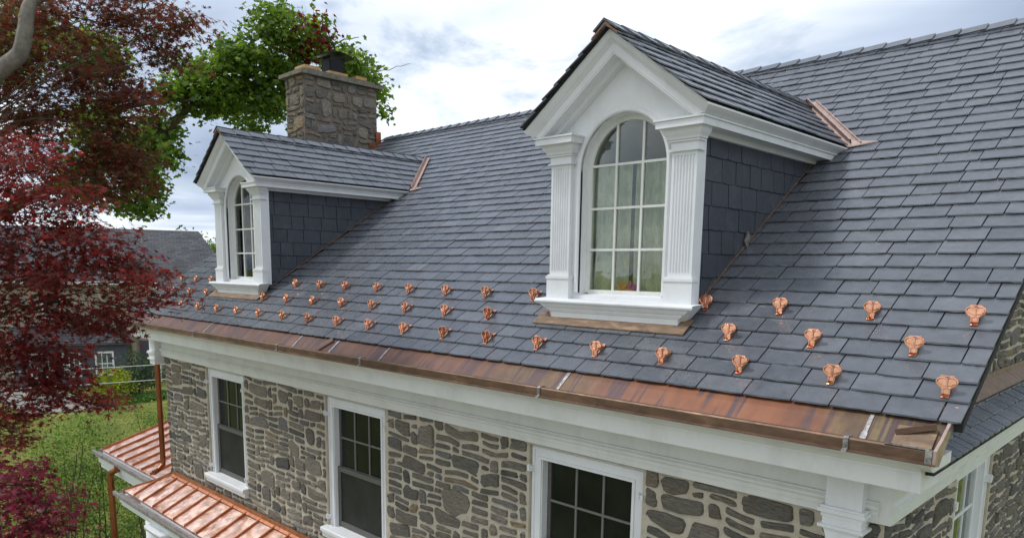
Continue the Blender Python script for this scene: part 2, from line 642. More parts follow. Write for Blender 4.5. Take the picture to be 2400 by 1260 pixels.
def slate_geo(mb, O, U, Sv, Nv, ub0, ub1, ut0, ut1, s0, s1, hb, ht, r, chip=0.0035, th=0.008):
    """one slate: bottom edge ub0..ub1 at s0 (lifted hb), top edge ut0..ut1 at s1 (lifted ht)"""
    P = lambda u, s, h: O + U * u + Sv * s + Nv * h
    n = 5
    bot = []
    for k in range(n + 1):
        t = k / n
        e = 0.0 if 0 < k < n else chip * rng.random() * 1.6
        bot.append((ub0 + (ub1 - ub0) * t, s0 + rng.uniform(-chip, chip) * 0.55 + e))
    i = len(mb.v)
    for u, s in bot:                                  # upper arris of the dressed tail
        mb.pt(P(u, s + rng.uniform(0.002, 0.002 + chip * 1.6), hb), r)
    for u, s in bot:                                  # lower arris
        mb.pt(P(u, s, hb - th), r)
    a = mb.pt(P(ut1, s1, ht), r)
    b = mb.pt(P(ut0, s1, ht), r)
    mb.f.append([i + k for k in range(n + 1)] + [a, b])
    for k in range(n):
        mb.f.append([i + k, i + n + 1 + k, i + n + 2 + k, i + k + 1])
    c = mb.pt(P(ut1, s1, ht - th), r)
    e = mb.pt(P(ut0, s1, ht - th), r)
    mb.f.append([i + n, i + 2 * n + 1, c, a])
    mb.f.append([i, b, e, i + n + 1])


def lay(parent, name, mat, O, U, Sv, Nv, courses, urange, wr, accept=None, single=None, rest_name=None, lift=(0.018, 0.001), flip=False, cap=None):
    """lay slates course by course. urange(s) -> (u0, u1). single(center)->bool: its own object"""
    O, U, Sv, Nv = Vector(O), Vector(U), Vector(Sv), Vector(Nv)
    todo = []
    for ci in range(len(courses) - 1):
        s0 = courses[ci]
        e = courses[ci + 1] - s0
        s1 = min(s0 + e * 1.3, courses[-1])
        a0, a1 = urange(s0); b0, b1 = urange(s1)
        lo, hi = min(a0, b0), max(a1, b1)
        u = lo - rng.uniform(0, wr[0])
        while u < hi:
            w = rng.uniform(*wr)
            x0, x1 = u, u + w
            if hi - x1 < 0.07:
                x1 = hi
            u = x1
            gp = 0.0042
            q = [max(x0 + gp, a0), min(x1 - gp, a1), max(x0 + gp, b0), min(x1 - gp, b1)]
            if q[1] < q[0]:
                q[0] = q[1] = min(max(q[0], a0), a1)
            if q[3] < q[2]:
                q[2] = q[3] = min(max(q[2], b0), b1)
            if max(q[1] - q[0], q[3] - q[2]) < 0.02:
                continue
            cen = O + U * ((x0 + x1) / 2) + Sv * (s0 + e / 2)
            if accept and not accept(cen, x0, x1):
                continue
            todo.append((q, s0, s1, cen, e * (x1 - x0)))
    picks = set()
    if single:
        sc = [(single(t[3]), k) for k, t in enumerate(todo)]
        sc = sorted([x for x in sc if x[0] is not None])[:cap or 300]
        picks = {k for _, k in sc}
    rest = MB()
    for k, (q, s0, s1, cen, _) in enumerate(todo):
        mb = MB() if k in picks else rest
        r = min(1, max(0, rng.gauss(0.5, 0.16)))
        dl = rng.uniform(-0.002, 0.0025)
        slate_geo(mb, O, U, Sv, Nv, *q, s0, s1, lift[0] + dl, lift[1] + dl, r)
        if k in picks:
            mb.build(name, mat, parent, recalc=False)
    if rest.v:
        kind(rest.build(rest_name or name + 's', mat, parent, recalc=False), 'stuff')


# main roof courses
courses = [0.0]
while courses[-1] < (YR - YS) / CP - 0.06:
    courses.append(courses[-1] + 0.150 + 0.005 * min(courses[-1], 4.5))
courses[-1] = (YR - YS) / CP - 0.01


def acc_main(c, x0, x1):
    for dc in DORM:
        if x0 > dc - 0.62 and x1 < dc + 0.62 and 0.42 < c.y < 2.4:
            return False
    return True


def near_main(c):
    if c.x > -0.164 * (c.y + 4.3) + 0.12:
        return None
    for dc in DORM:
        if abs(c.x - dc) < .5 and .25 < c.y < 2.8:
            return None
    return (c - EYE).length


lay(roof, 'slate', 'slate', (0, YS, ZS), (1, 0, 0), (0, CP, SP), (0, -SP, CP), courses, lambda s: (XL, XR), (0.17, 0.34), acc_main, near_main, 'slate_field')
# back slope, plain field of slates
lay(roof, 'slate', 'slate', (0, 2 * YR - YS, ZS), (-1, 0, 0), (0, -CP, SP), (0, SP, CP), courses[::3], lambda s: (-XR, -XL), (0.4, 0.7), rest_name='slate_field')

# saddle ridge: overlapping ridge slates on both sides
def ridge_caps(parent, p0, p1, zc, slope, wid, length, axis, thick=0.012):
    """p0,p1 along axis; two slates per step, the exposed end lifted"""
    L = p1 - p0
    n = int(abs(L) / length)
    step = L / n
    cs, sn = math.cos(slope), math.sin(slope)
    for k in range(n):
        for side in (-1, 1):
            mb = MB()
            a = p0 + step * k
            b = a + step * 1.18
            jit = rng.uniform(-0.004, 0.004)
            top = 0.0 if side == 1 else 0.012
            for (t, lift) in ((a, 0.036), (b, 0.020)):
                for (w, h) in ((0 - (0.012 if side == -1 else 0.0), 0), (wid + jit, 0), (wid + jit, -thick), (0, -thick)):
                    off = side * (w * cs + (h + lift) * sn)
                    z = zc + top - w * sn + (h + lift) * cs
                    mb.pt((t, off, z) if axis == 'x' else (off, t, z), 0.35 + 0.3 * rng.random())
            i = 0
            mb.f += [[0, 1, 5, 4], [1, 2, 6, 5], [2, 3, 7, 6], [3, 0, 4, 7], [0, 3, 2, 1], [4, 5, 6, 7]]
            r = min(1, max(0, rng.gauss(0.5, 0.2)))
            mb.r = [r] * 8
            yield mb


for k, mb in enumerate(ridge_caps(roof, XR, XL + 0.0, ZR, rad(33), 0.135, 0.235, 'x')):
    mb.v = [(v[0], v[1] + YR, v[2]) for v in mb.v]
    mb.build('ridge_slate', 'slate', roof)

# ---- snow guards ----------------------------------------------------
def snow_guard_mesh():
    mb = MB()
    # the crested plate, facing down the slope, leaning back from the roof normal
    LB = rad(36)
    H = 1.22
    half = [(0.0, 0.088), (0.012, 0.094), (0.034, 0.096), (0.048, 0.088), (0.055, 0.070), (0.050, 0.050), (0.034, 0.036), (0.022, 0.024), (0.020, 0.004)]
    out = half + [(-x, z) for x, z in half[::-1][:-1]]
    T = lambda x, y, z: (x, y * math.cos(LB) + z * H * math.sin(LB), z * H * math.cos(LB) - y * math.sin(LB) + .004)
    mb.prism(out, lambda p, q, t: T(p, t, q), 0.0, 0.008)

    def ridge(pts, r):
        mb.tube([T(x, -0.007, z) for x, z in pts], r, 6)
        for k in range(len(pts) - 1):
            (xa, za), (xb, zb) = pts[k], pts[k + 1]
            mb.face([T(xa, -.007, za), T(xb, -.007, zb), T(xb, .001, zb), T(xa, .001, za)])
    for s in (-1, 1):
        ridge([(0, 0.083), (s * .012, 0.090), (s * .033, 0.091), (s * .046, 0.082), (s * .0505, 0.068), (s * .045, 0.052), (s * .030, 0.040), (s * .018, 0.027)], 0.0045)
        ridge([(s * .018, 0.027), (s * .017, 0.004)], 0.0045)
        ridge([(s * .040, 0.060), (s * .022, 0.050), (s * .006, 0.046)], 0.003)
    ridge([(0, 0.084), (0, 0.036)], 0.0045)
    ridge([(-.018, 0.027), (0, 0.034), (.018, 0.027)], 0.004)
    mb.tube([T(-.033, 0.004, 0.098), T(.033, 0.004, 0.098)], 0.006, 8)
    # foot folded forward, strap running up the slate, raking brace behind
    mb.box((-.020, -.030, 0), (.020, .004, .005))
    mb.box((-.016, .004, 0), (.016, .16, .004))
    mb.px([(.060, .082), (.066, .082), (.125, .004), (.112, .004)], -.013, .013)
    # tilt to sit on the slope
    mb.v = [(x * .93, y * .82, z * .74) for x, y, z in mb.v]
    o = mb.build('snow_guard', 'bright_copper', None)
    return o


GA = [-0.99 - 0.5545 * k for k in range(19)]
GB = [-1.23, -1.78, -2.32, -4.58, -5.14, -5.73, -6.28, -6.84, -7.42, -8.0, -8.57, -10.19, -10.75, -11.32]
GC = [-1.0, -1.54, -2.11, -2.64, -4.28, -4.88, -5.44, -6.01, -6.56, -7.15, -7.69, -8.25, -8.83, -10.6, -11.1, -11.62]
sg = snow_guard_mesh()
sg_mesh = sg.data
bb = [Vector(c) for c in sg.bound_box]
czoff = -min(b.z for b in bb)
# origin of the mesh is its bbox centre; find where local y=0 is
first = True
for row, s0 in ((GA, 0.19), (GB, 0.50), (GC, 0.81)):
    for x in row:
        if first:
            o = sg
            first = False
        else:
            o = sg.copy()
            COL.objects.link(o)
        y = YS + s0 * CP
        h = 0.020 + czoff
        c = Vector((x + rng.uniform(-.008, .008), y - h * SP + 0.05 * CP, roofz(y) + h * CP + 0.05 * SP))
        o.rotation_euler = (rad(33), 0, rad(rng.uniform(-4, 4)))
        o.parent = None
        place(o, c, roof)

# ---- cornice, frieze, gutter ---------------------------------------------
CX0, CX1 = -11.72, -0.99
mb = MB()
for (xa_, xb_) in ((CX0, -8.232), (-8.23, -4.632), (-4.63, CX1)):
    mb.px([(-.05, 5.539), (-.40, 5.539), (-.40, 5.633), (-.408, 5.636), (-.408, 5.648), (-.418, 5.655), (-.430, 5.668), (-.455, 5.684), (-.478, 5.692), (-.488, 5.700), (-.488, 5.712), (-.05, 5.72)], xa_, xb_)
cornice = mb.build('cornice', 'cornice_paint', house)
# crown returns a little further out at the ends
for (a, b) in ((CX0 - .07, CX0), (CX1, CX1 + .05)):
    mb = MB()
    mb.px([(-.40, 5.655), (-.430, 5.668), (-.478, 5.692), (-.488, 5.712), (-.1, 5.715), (-.1, 5.655)], a, b)
    mb.build('crown_return', 'cornice_paint', cornice)
mb = MB()
mb.px([(0.02, 5.229), (-.055, 5.229), (-.055, 5.268), (-.063, 5.272), (-.063, 5.300), (-.075, 5.306), (-.082, 5.318), (-.082, 5.330), (-.072, 5.338), (-.066, 5.343), (-.066, 5.352), (-.050, 5.356), (-.045, 5.50), (-.060, 5.520), (-.075, 5.537), (0.02, 5.537)], GX0, GX1 - .02)
mb.build('frieze', 'cornice_paint', house)

mb = MB()
prof = [(-.20, 5.952), (-.30, 5.873), (-.330, 5.850), (-.395, 5.795), (-.445, 5.752), (-.470, 5.742), (-.470, 5.772), (-.476, 5.780), (-.500, 5.780), (-.506, 5.774), (-.503, 5.722), (-.520, 5.718), (-.520, 5.713), (-.45, 5.713), (-.30, 5.80), (-.20, 5.90)]
mb.px(prof, -11.80, -0.93)
gutter = mb.build('gutter', 'gutter_copper', house)
mb = MB()
mb.px([(-.468, 5.735), (-.468, 5.776), (-.474, 5.784), (-.502, 5.784), (-.510, 5.776), (-.507, 5.7245), (-.526, 5.7195), (-.526, 5.7135), (-.49, 5.7135)], -11.82, -0.91)
mb.build('gutter_lip', 'brown_copper', gutter)
for x in (-1.27, -3.31, -5.42, -6.24, -6.93, -9.08, -10.9):
    mb = MB()
    pr = [(-.30, 5.8755), (-.330, 5.8525), (-.395, 5.7975), (-.445, 5.7545)]
    for k in range(len(pr) - 1):
        a, b = pr[k], pr[k + 1]
        w = 0.013 + rng.uniform(-.003, .003)
        mb.px([(a[0], a[1] - .004), (b[0], b[1] - .004), (b[0], b[1] + .004), (a[0], a[1] + .004)], x - w, x + w)
    mb.build('solder_seam', 'solder', gutter)
for x in (-1.32, -3.41, -5.59, -7.10, -9.17):
    mb = MB()
    mb.px([(-.43, 5.764), (-.465, 5.790), (-.506, 5.790), (-.516, 5.782), (-.513, 5.728), (-.530, 5.722), (-.532, 5.712), (-.524, 5.714), (-.508, 5.724), (-.506, 5.774), (-.474, 5.783)], x - .013, x + .013)
    mb.build('gutter_strap', 'solder', gutter)
# diverter bar across the lining
def bar(parent, name, mat, a, b, w, h):
    a, b = Vector(a), Vector(b)
    dd = (b - a).normalized()
    sd_ = dd.cross(Vector((0, 0, 1))).normalized()
    up = sd_.cross(dd)
    mb = MB()
    i = 0
    for p in (a, b):
        for (q, r) in ((-w, 0), (w, 0), (w, h), (-w, h)):
            mb.pt(p + sd_ * q + up * r)
    mb.f += [[0, 1, 5, 4], [1, 2, 6, 5], [2, 3, 7, 6], [3, 0, 4, 7], [0, 3, 2, 1], [4, 5, 6, 7]]
    return mb.build(name, mat, parent)


bar(gutter, 'diverter', 'valley_copper', (-6.47, -.462, 5.765), (-6.33, -.315, 5.885), .02, .022)
bar(gutter, 'diverter', 'brown_copper', (-1.125, -.385, 5.81), (-.955, -.355, 5.86), .012, .028)
mb = MB()
mb.px([(-.34, 5.8485), (-.465, 5.7465), (-.465, 5.7555), (-.34, 5.8555)], -1.13, -.95)
mb.build('end_patch', 'base_flashing_copper', gutter)
mb = MB()
mb.px([(-.45, 5.7655), (-.512, 5.7845), (-.512, 5.7925), (-.45, 5.7735)], -1.14, -.94)
mb.px([(-.507, 5.715), (-.517, 5.715), (-.517, 5.786), (-.507, 5.786)], -.955, -.925)
mb.build('solder_patch', 'solder', gutter)
# end flange of the gutter, following the rake
mb = MB()
mb.px([(-.515, 5.71), (-.515, 5.785), (-.42, 5.825), (-.30, 5.892), (-.20, 5.957), (-.20, 5.93), (-.30, 5.83), (-.45, 5.70)], -.922, -.908)
mb.build('end_flange', 'valley_copper', gutter)
mb = MB()
mb.px([(-.515, 5.70), (-.515, 5.80), (-.30, 5.92), (-.30, 5.83), (-.45, 5.69)], -11.85, -11.82)
mb.build('end_flange', 'valley_copper', gutter)

# corner blocks of the entablature (short capitals)
def corner_block(x0, x1, y0, side):
    mb = MB()
    mb.box((x0, 0.02, 5.30), (x1, y0, 5.537))
    for (z0, z1, e) in ((5.285, 5.30, .020), (5.262, 5.285, .030), (5.235, 5.262, .014), (5.19, 5.235, .008), (5.172, 5.19, .026)):
        mb.box((x0 - e, 0.02, z0), (x1 + e, y0 - e, z1))
    # cove below
    mb.prism([(-1, 0), (1, 0), (0.88, -.35), (0.78, -.8), (0.76, -1.2), (-.76, -1.2), (-.78, -.8), (-.88, -.35)], lambda p, q, t: ((x0 + x1) / 2 + p * (x1 - x0) * .54, t, 5.172 + q * .06), 0.02, y0 - .005)
    mb.box((x0 - .004, 0.02, 5.522), (x1 + .01, y0 - .012, 5.536))
    mb.build('corner_capital', 'white_paint', house)


corner_block(-1.535, -1.335, -.135, 1)
corner_block(-11.72, -11.50, -.135, -1)

# ---- front wall --------------------------------------------------------
WIN = (-3.407, -6.475, -9.50)
WT, WB = 5.20, 3.64         # casing top, underside of sill
HW = 0.55
mb = MB()
xs = [GX0]
for c in sorted(WIN):
    xs += [c - HW, c + HW]
xs.append(GX1)
for k in range(0, len(xs), 2):
    mb.box((xs[k], 0.0, 0), (xs[k + 1], 0.3, 5.3))
for c in WIN:
    mb.box((c - HW, 0.0, 0), (c + HW, 0.3, WB + .06))
    mb.box((c - HW, 0.0, WT), (c + HW, 0.3, 5.3))
front = mb.build('front_wall', 'mortar', house)


def rubble(u0, u1, v0, v1, holes, seed, g=(0.122, 0.072), big=1.3, keep=None, joint=(0.0095, 0.016)):
    """random rubble: list of irregular polygons [(u,v)...] with size"""
    R = random.Random(seed)
    nx = int(round((u1 - u0) / g[0])); nz = int(round((v1 - v0) / g[1]))
    gx, gz = (u1 - u0) / nx, (v1 - v0) / nz
    occ = np.zeros((nx, nz), bool)
    for i in range(nx):
        for k in range(nz):
            a, b = u0 + (i + .5) * gx, v0 + (k + .5) * gz
            for h in holes:
                if h[0] < a < h[1] and h[2] < b < h[3]:
                    occ[i, k] = True
            if keep and not keep(a, b):
                occ[i, k] = True
    rects = []

    def put(i, k, w, h):
        if i + w > nx or k + h > nz or occ[i:i + w, k:k + h].any():
            return False
        occ[i:i + w, k:k + h] = True
        rects.append((i, k, w, h))
        return True
    bigs = [(3, 3), (3, 2), (2, 3), (4, 2), (3, 2), (4, 1), (2, 2), (3, 2)]
    for _ in range(int(nx * nz / 15 * big)):
        put(R.randrange(nx), R.randrange(nz), *R.choice(bigs))
    meds = [(3, 2), (2, 1), (3, 1), (2, 2), (1, 2), (3, 1), (2, 1), (2, 2)]
    for _ in range(int(nx * nz / 3)):
        put(R.randrange(nx), R.randrange(nz), *R.choice(meds))
    for _ in range(int(nx * nz / 4)):
        put(R.randrange(nx), R.randrange(nz), *R.choice([(2, 1), (2, 1), (3, 1), (1, 2), (2, 1), (1, 1)]))
    for i in range(nx):
        for k in range(nz):
            if not occ[i, k]:
                for s in ((2, 1), (1, 2), (1, 1)):
                    if put(i, k, *s):
                        break
    out = []
    for (i, k, w, h) in rects:
        a0, a1 = u0 + i * gx, u0 + (i + w) * gx
        b0, b1 = v0 + k * gz, v0 + (k + h) * gz
        for hl in holes:       # trim against openings
            if b1 > hl[2] + .01 and b0 < hl[3] - .01:
                if a0 < hl[0] < a1: a1 = hl[0]
                if a0 < hl[1] < a1: a0 = hl[1]
            if a1 > hl[0] + .01 and a0 < hl[1] - .01:
                if b0 < hl[2] < b1: b1 = hl[2]
                if b0 < hl[3] < b1: b0 = hl[3]
        j = R.uniform(*joint)
        a0 += j; a1 -= j; b0 += j; b1 -= j
        W_, H_ = a1 - a0, b1 - b0
        if W_ < 0.016 or H_ < 0.013:
            continue
        mn = min(W_, H_)
        cut = [R.uniform(0.10, 0.40) * mn for _ in range(4)]
        cu2 = [c * R.uniform(0.6, min(1.9, 0.48 * max(W_, H_) / mn / 0.46 + .4)) for c in cut]
        # longer cut runs along the longer side
        cx = [c2 if W_ >= H_ else c1 for c1, c2 in zip(cut, cu2)]
        cz = [c1 if W_ >= H_ else c2 for c1, c2 in zip(cut, cu2)]
        cx = [min(c, W_ * .46) for c in cx]; cz = [min(c, H_ * .46) for c in cz]
        J = lambda s: R.uniform(-s, s)
        e = mn * .06
        def corner(px_, pz_, ax, az, sx_, sz_, first_h):
            # corner rounded with three points
            A = (px_ + sx_ * ax, pz_ + J(e * .6)); B = (px_ + J(e * .6), pz_ + sz_ * az)
            Mm = (px_ + sx_ * ax * .3, pz_ + sz_ * az * .3)
            return [B, Mm, A] if first_h else [A, Mm, B]
        poly = corner(a0, b0, cx[0], cz[0], 1, 1, True)
        poly.append(((a0 + a1) / 2 + J(W_ * .15), b0 + J(e)))
        poly += corner(a1, b0, cx[1], cz[1], -1, 1, False)
        if H_ > .07: poly.append((a1 + J(e), (b0 + b1) / 2 + J(H_ * .15)))
        poly += corner(a1, b1, cx[2], cz[2], -1, -1, True)
        poly.append(((a0 + a1) / 2 + J(W_ * .15), b1 + J(e)))
        poly += corner(a0, b1, cx[3], cz[3], 1, -1, False)
        if H_ > .07: poly.append((a0 + J(e), (b0 + b1) / 2 + J(H_ * .15)))
        skew = [(J(mn * .10), J(mn * .13)) for _ in range(4)]
        wp = []
        for (p, q) in poly:
            nz_ = mnoise.noise_vector(Vector((p * 3.1, q * 3.1, seed * 3.7)))
            sk = skew[(0 if p < (a0 + a1) / 2 else 1) + (0 if q < (b0 + b1) / 2 else 2)]
            wp.append((p + nz_.x * .020 + sk[0], q + nz_.y * .045 + sk[1]))
        out.append((wp, W_ * H_))
    return out, R


def stone_geo(mb, poly, fn, R, rise=0.016):
    """fn(u, v, d): d outward"""
    n = len(poly)
    cu = sum(p[0] for p in poly) / n; cv = sum(p[1] for p in poly) / n
    r = R.random()
    tilt = (R.uniform(-.06, .06), R.uniform(-.08, .08))
    i = len(mb.v)
    mn = math.sqrt(max(1e-5, (max(p[0] for p in poly) - min(p[0] for p in poly)) * (max(p[1] for p in poly) - min(p[1] for p in poly))))
    ins1 = min(0.25, 0.006 / mn * 2)
    ins2 = min(0.45, 0.018 / mn * 2)
    for (p, q) in poly:
        mb.pt(fn(p, q, -.006), r)
    for ins, dd in ((ins1 * R.uniform(.9, 1.6), 1.0),):
        for (p, q) in poly:
            a, b = p + (cu - p) * ins, q + (cv - q) * ins
            mb.pt(fn(a, b, rise * dd * R.uniform(.5, 1.3) + (a - cu) * tilt[0] + (b - cv) * tilt[1]), r)
    c = mb.pt(fn(cu + R.uniform(-.01, .01), cv, rise * R.uniform(.9, 1.45)), r)
    for k in range(n):
        j = (k + 1) % n
        mb.f.append([i + k, i + j, i + n + j, i + n + k])
        mb.f.append([i + n + k, i + n + j, c])


def stones(parent, polys, R, fn, cap=300, score=None, rise=0.016):
    order = []
    for k, (poly, area) in enumerate(polys):
        cu = sum(p[0] for p in poly) / len(poly); cv = sum(p[1] for p in poly) / len(poly)
        P = Vector(fn(cu, cv, 0))
        s = score(P, area) if score else area
        if s is not None:
            order.append((-s, k))
    picks = {k for _, k in sorted(order)[:cap]}
    rest = MB()
    for k, (poly, area) in enumerate(polys):
        mb = MB() if k in picks else rest
        stone_geo(mb, poly, fn, R, rise)
        if k in picks:
            mb.build('stone', 'stone', parent)
    if rest.v:
        kind(rest.build('small_stones', 'stone', parent), 'stuff')


def img(P):
    q = P - EYE
    z = q.dot(FF)
    return 1200 + 1729.33 * q.dot(RR) / z, 900 + 1729.33 * q.dot(DD) / z, z


def vis(P, area):
    x, y, z = img(P)
    if z < .1 or not (-20 < x < 2420 and -20 < y < 1275):
        return None
    if x < 380:
        return None
    return area / z / z


holes = [(c - HW - .002, c + HW + .002, WB - .02, WT + .2) for c in WIN]
pol, R_ = rubble(GX0 + .005, GX1 - .005, 2.95, 5.225, holes, 3)
stones(front, pol, R_, lambda u, v, d_: (u, -d_, v), 300, vis)

# ---- windows of the front wall ------------------------------------------
def front_window(cx, idx):
    mb = MB()
    y0, y1 = 0.035, 0.13
    wi = 0.435
    zt, zb = 5.10, 3.72
    # casing: two jambs, a head, stepped inner stop
    mb.box((cx - HW, y0, zb - .02), (cx - wi, y1, WT))
    mb.box((cx + wi, y0, zb - .02), (cx + HW, y1, WT))
    mb.box((cx - wi, y0, zt), (cx + wi, y1, WT))
    for e, dy in ((HW - .012, .010), (wi + .03, .012)):
        mb.box((cx - e, y0 - dy, zb - .02), (cx - e + .022, y0, WT - (HW - e) - .008))
        mb.box((cx + e - .022, y0 - dy, zb - .02), (cx + e, y0, WT - (HW - e) - .008))
        mb.box((cx - e + .022, y0 - dy, WT - (HW - e) - .03), (cx + e - .022, y0, WT - (HW - e) - .008))
    w = mb.build('window', 'white_paint', house)
    mb = MB()
    mb.px([(.16, 3.73), (-.075, 3.715), (-.085, 3.705), (-.085, 3.672), (-.060, 3.665), (-.055, 3.60), (0.0, 3.59), (.16, 3.59)], cx - HW - .03, cx + HW + .03)
    mb.build('sill', 'white_paint', w)
    zm = 4.40
    for (za, zc_, yy, fr) in ((zm - .02, zt, .10, .036), (zb, zm + .01, .07, .05)):
        mb = MB()
        mb.box((cx - wi, yy, za), (cx - wi + fr, yy + .035, zc_))
        mb.box((cx + wi - fr, yy, za), (cx + wi, yy + .035, zc_))
        mb.box((cx - wi + fr, yy, zc_ - fr), (cx + wi - fr, yy + .035, zc_))
        mb.box((cx - wi + fr, yy, za), (cx + wi - fr, yy + .035, za + fr * (1.0 if yy > .08 else 1.4)))
        mb.build('sash', 'screen_frame', w)
    # upper sash: muntins and six panes
    x0, x1 = cx - wi + .036, cx + wi - .036
    z0, z1 = zm + .016, zt - .036
    for k in (1, 2):
        x = x0 + (x1 - x0) * k / 3
        MB().box((x - .009, .098, z0), (x + .009, .125, z1)).build('muntin', 'muntin_grey', w)
    zmid = (z0 + z1) / 2
    MB().box((x0, .0965, zmid - .009), (x1, .123, zmid + .009)).build('muntin', 'muntin_grey', w)
    for k in range(3):
        for (a, b) in ((z0, zmid), (zmid, z1)):
            xa, xb = x0 + (x1 - x0) * k / 3, x0 + (x1 - x0) * (k + 1) / 3
            MB().box((xa + .009, .110, a + .004), (xb - .009, .114, b - .004)).build('pane', 'dark_glass', w)
    MB().box((cx - wi + .05, .082, zb + .06), (cx + wi - .05, .086, zm - .03)).build('insect_screen', 'insect_screen', w)
    # dark room behind
    mb = MB()
    mb.box((cx - wi, .14, zb), (cx + wi, .16, zt))
    mb.build('room', 'interior', w)
    # shutter hinges
    for s in (-1, 1):
        for z in (WT - .20, zb + .10):
            mb = MB()
            mb.box((cx + s * (HW - .03), y0 - .05, z - .022), (cx + s * (HW + .012), y0 - .001, z + .022))
            mb.box((cx + s * (HW - .012), y0 - .065, z - .008), (cx + s * (HW - .026), y0 - .04, z + .036))
            mb.build('shutter_hinge', 'white_paint', w)
    return w


for k, c in enumerate(WIN):
    front_window(c, k)

# ---- gable end (right): wall, entablature, pent roof -----------------------
mb = MB()
gw = [(1.52, 2.62, 3.6, 5.26)]
mb.prism([(0.3, 0), (1.52, 0), (1.52, 5.30), (0.3, 5.30)], lambda p, q, t: (t, p, q), GX1 - .3, GX1)
mb.prism([(1.52, 0), (2.62, 0), (2.62, 3.66), (1.52, 3.66)], lambda p, q, t: (t, p, q), GX1 - .3, GX1)
mb.prism([(2.62, 0), (9.0, 0), (9.0, 5.30), (2.62, 5.30)], lambda p, q, t: (t, p, q), GX1 - .3, GX1)
mb.prism([(0.0, 5.301), (9.0, 5.301), (9.0, 5.98), (4.5, 8.93), (0.0, 6.01)], lambda p, q, t: (t, p, q), GX1 - .3, GX1)
gable = mb.build('gable_wall', 'mortar', house)
gfn = lambda u, v, d_: (GX1 + d_, u, v)
pol, R_ = rubble(0.0, 7.0, 3.4, 5.24, [(1.515, 2.625, 3.6, 5.3)], 11)
p2, R2 = rubble(0.0, 7.0, 5.80, 8.2, [], 12, keep=lambda a, b: b < 6.0 + TP * min(a, 9 - a) - .1)
stones(gable, pol + p2, R_, gfn, 150, vis)
mb = MB()
for x0, x1 in ((GX0, GX0 + .3),):
    mb.prism([(0.3, 0), (9.0, 0), (9.0, 5.98), (4.5, 8.93), (0.0, 6.01), (0.0, 5.3)], lambda p, q, t: (t, p, q), x0, x1)
mb.box((GX0 + .3, 8.7, 0), (GX1 - .3, 9.0, 5.98))
mb.build('rear_walls', 'mortar', house)
# entablature board of the gable
mb = MB()
pr = [(GX1 - .05, 5.229), (GX1 + .045, 5.229), (GX1 + .045, 5.268), (GX1 + .055, 5.275), (GX1 + .055, 5.300), (GX1 + .075, 5.318), (GX1 + .075, 5.332), (GX1 + .06, 5.345), (GX1 + .05, 5.36), (GX1 + .05, 5.50), (GX1 + .24, 5.52), (GX1 + .25, 5.62), (GX1 - .05, 5.62)]
mb.prism(pr, lambda p, q, t: (p, t, q), -.05, 9.0)
mb.build('gable_frieze', 'cornice_paint', house)
# pent roof with slates and flashing
mb = MB()
PE = (-.95, 5.636); PT = (-1.25, 5.812)
mb.prism([(PE[0], PE[1] - .012), PT, (PT[0], PT[1] - .1), (PE[0] - .06, PE[1] - .014)], lambda p, q, t: (p, t, q), -.34, 9.0)
pent = mb.build('pent_roof', 'deck', house)
pl_ = math.hypot(PE[0] - PT[0], PE[1] - PT[1])
sv = ((PT[0] - PE[0]) / pl_, 0, (PT[1] - PE[1]) / pl_)
lay(pent, 'slate', 'slate', (PE[0], 0, PE[1]), (0, 1, 0), sv, (sv[2], 0, -sv[0]), [0, .105, .21, .30], lambda s: (-.37, 6.0), (0.09, 0.20), single=lambda c: (c - EYE).length if c.y < 4.5 else None, rest_name='slate_field', cap=110)
mb = MB()
mb.prism([(-1.13, 5.772), (-1.235, 5.833), (-1.235, 5.885), (-1.228, 5.885), (-1.225, 5.842), (-1.125, 5.783)], lambda p, q, t: (p, t, q), -.18, 8.8)
mb.build('flashing', 'base_flashing_copper', pent)
# gable window
mb = MB()
y0, y1 = 1.52, 2.62
xx = GX1 - .03
mb.box((xx - .09, y0, 3.66), (xx, y0 + .10, 5.228)); mb.box((xx - .09, y1 - .10, 3.66), (xx, y1, 5.228)); mb.box((xx - .09, y0 + .10, 5.12), (xx, y1 - .10, 5.228))
mb.box((xx, y1 - .035, 3.70), (xx + .012, y1 - .012, 5.22))
gwin = mb.build('window', 'white_paint', house)
mb = MB()
for (za, zb) in ((4.40, 5.12), (3.70, 4.41)):
    mb.box((xx - .075, y0 + .10, za), (xx - .045, y0 + .145, zb)); mb.box((xx - .075, y1 - .145, za), (xx - .045, y1 - .10, zb))
    mb.box((xx - .075, y0 + .145, zb - .04), (xx - .045, y1 - .145, zb)); mb.box((xx - .075, y0 + .145, za), (xx - .045, y1 - .145, za + .04))
mb.build('sash', 'white_paint', gwin)
for k in (1, 2):
    y = y0 + .145 + (y1 - y0 - .29) * k / 3
    MB().box((xx - .07, y - .009, 4.44), (xx - .05, y + .009, 5.08)).build('muntin', 'white_paint', gwin)
MB().box((xx - .0715, y0 + .145, 4.751), (xx - .0485, y1 - .145, 4.769)).build('muntin', 'white_paint', gwin)
for k in range(3):
    for (za, zb) in ((4.445, 4.75), (4.77, 5.075)):
        ya_ = y0 + .145 + (y1 - y0 - .29) * k / 3 + .01; yb_ = y0 + .145 + (y1 - y0 - .29) * (k + 1) / 3 - .01
        MB().box((xx - .062, ya_, za), (xx - .058, yb_, zb)).build('pane', 'glass', gwin)
MB().box((xx - .062, y0 + .146, 3.745), (xx - .058, y1 - .146, 4.365)).build('pane', 'glass', gwin)
MB().box((xx - .16, y0 + .05, 3.66), (xx - .14, y1 - .05, 5.2)).build('room', 'interior', gwin)
for y in (y0 + .03, y1 - .03):
    MB().box((xx, y - .022, 4.94), (xx + .045, y + .022, 5.0)).build('shutter_hinge', 'white_paint', gwin)

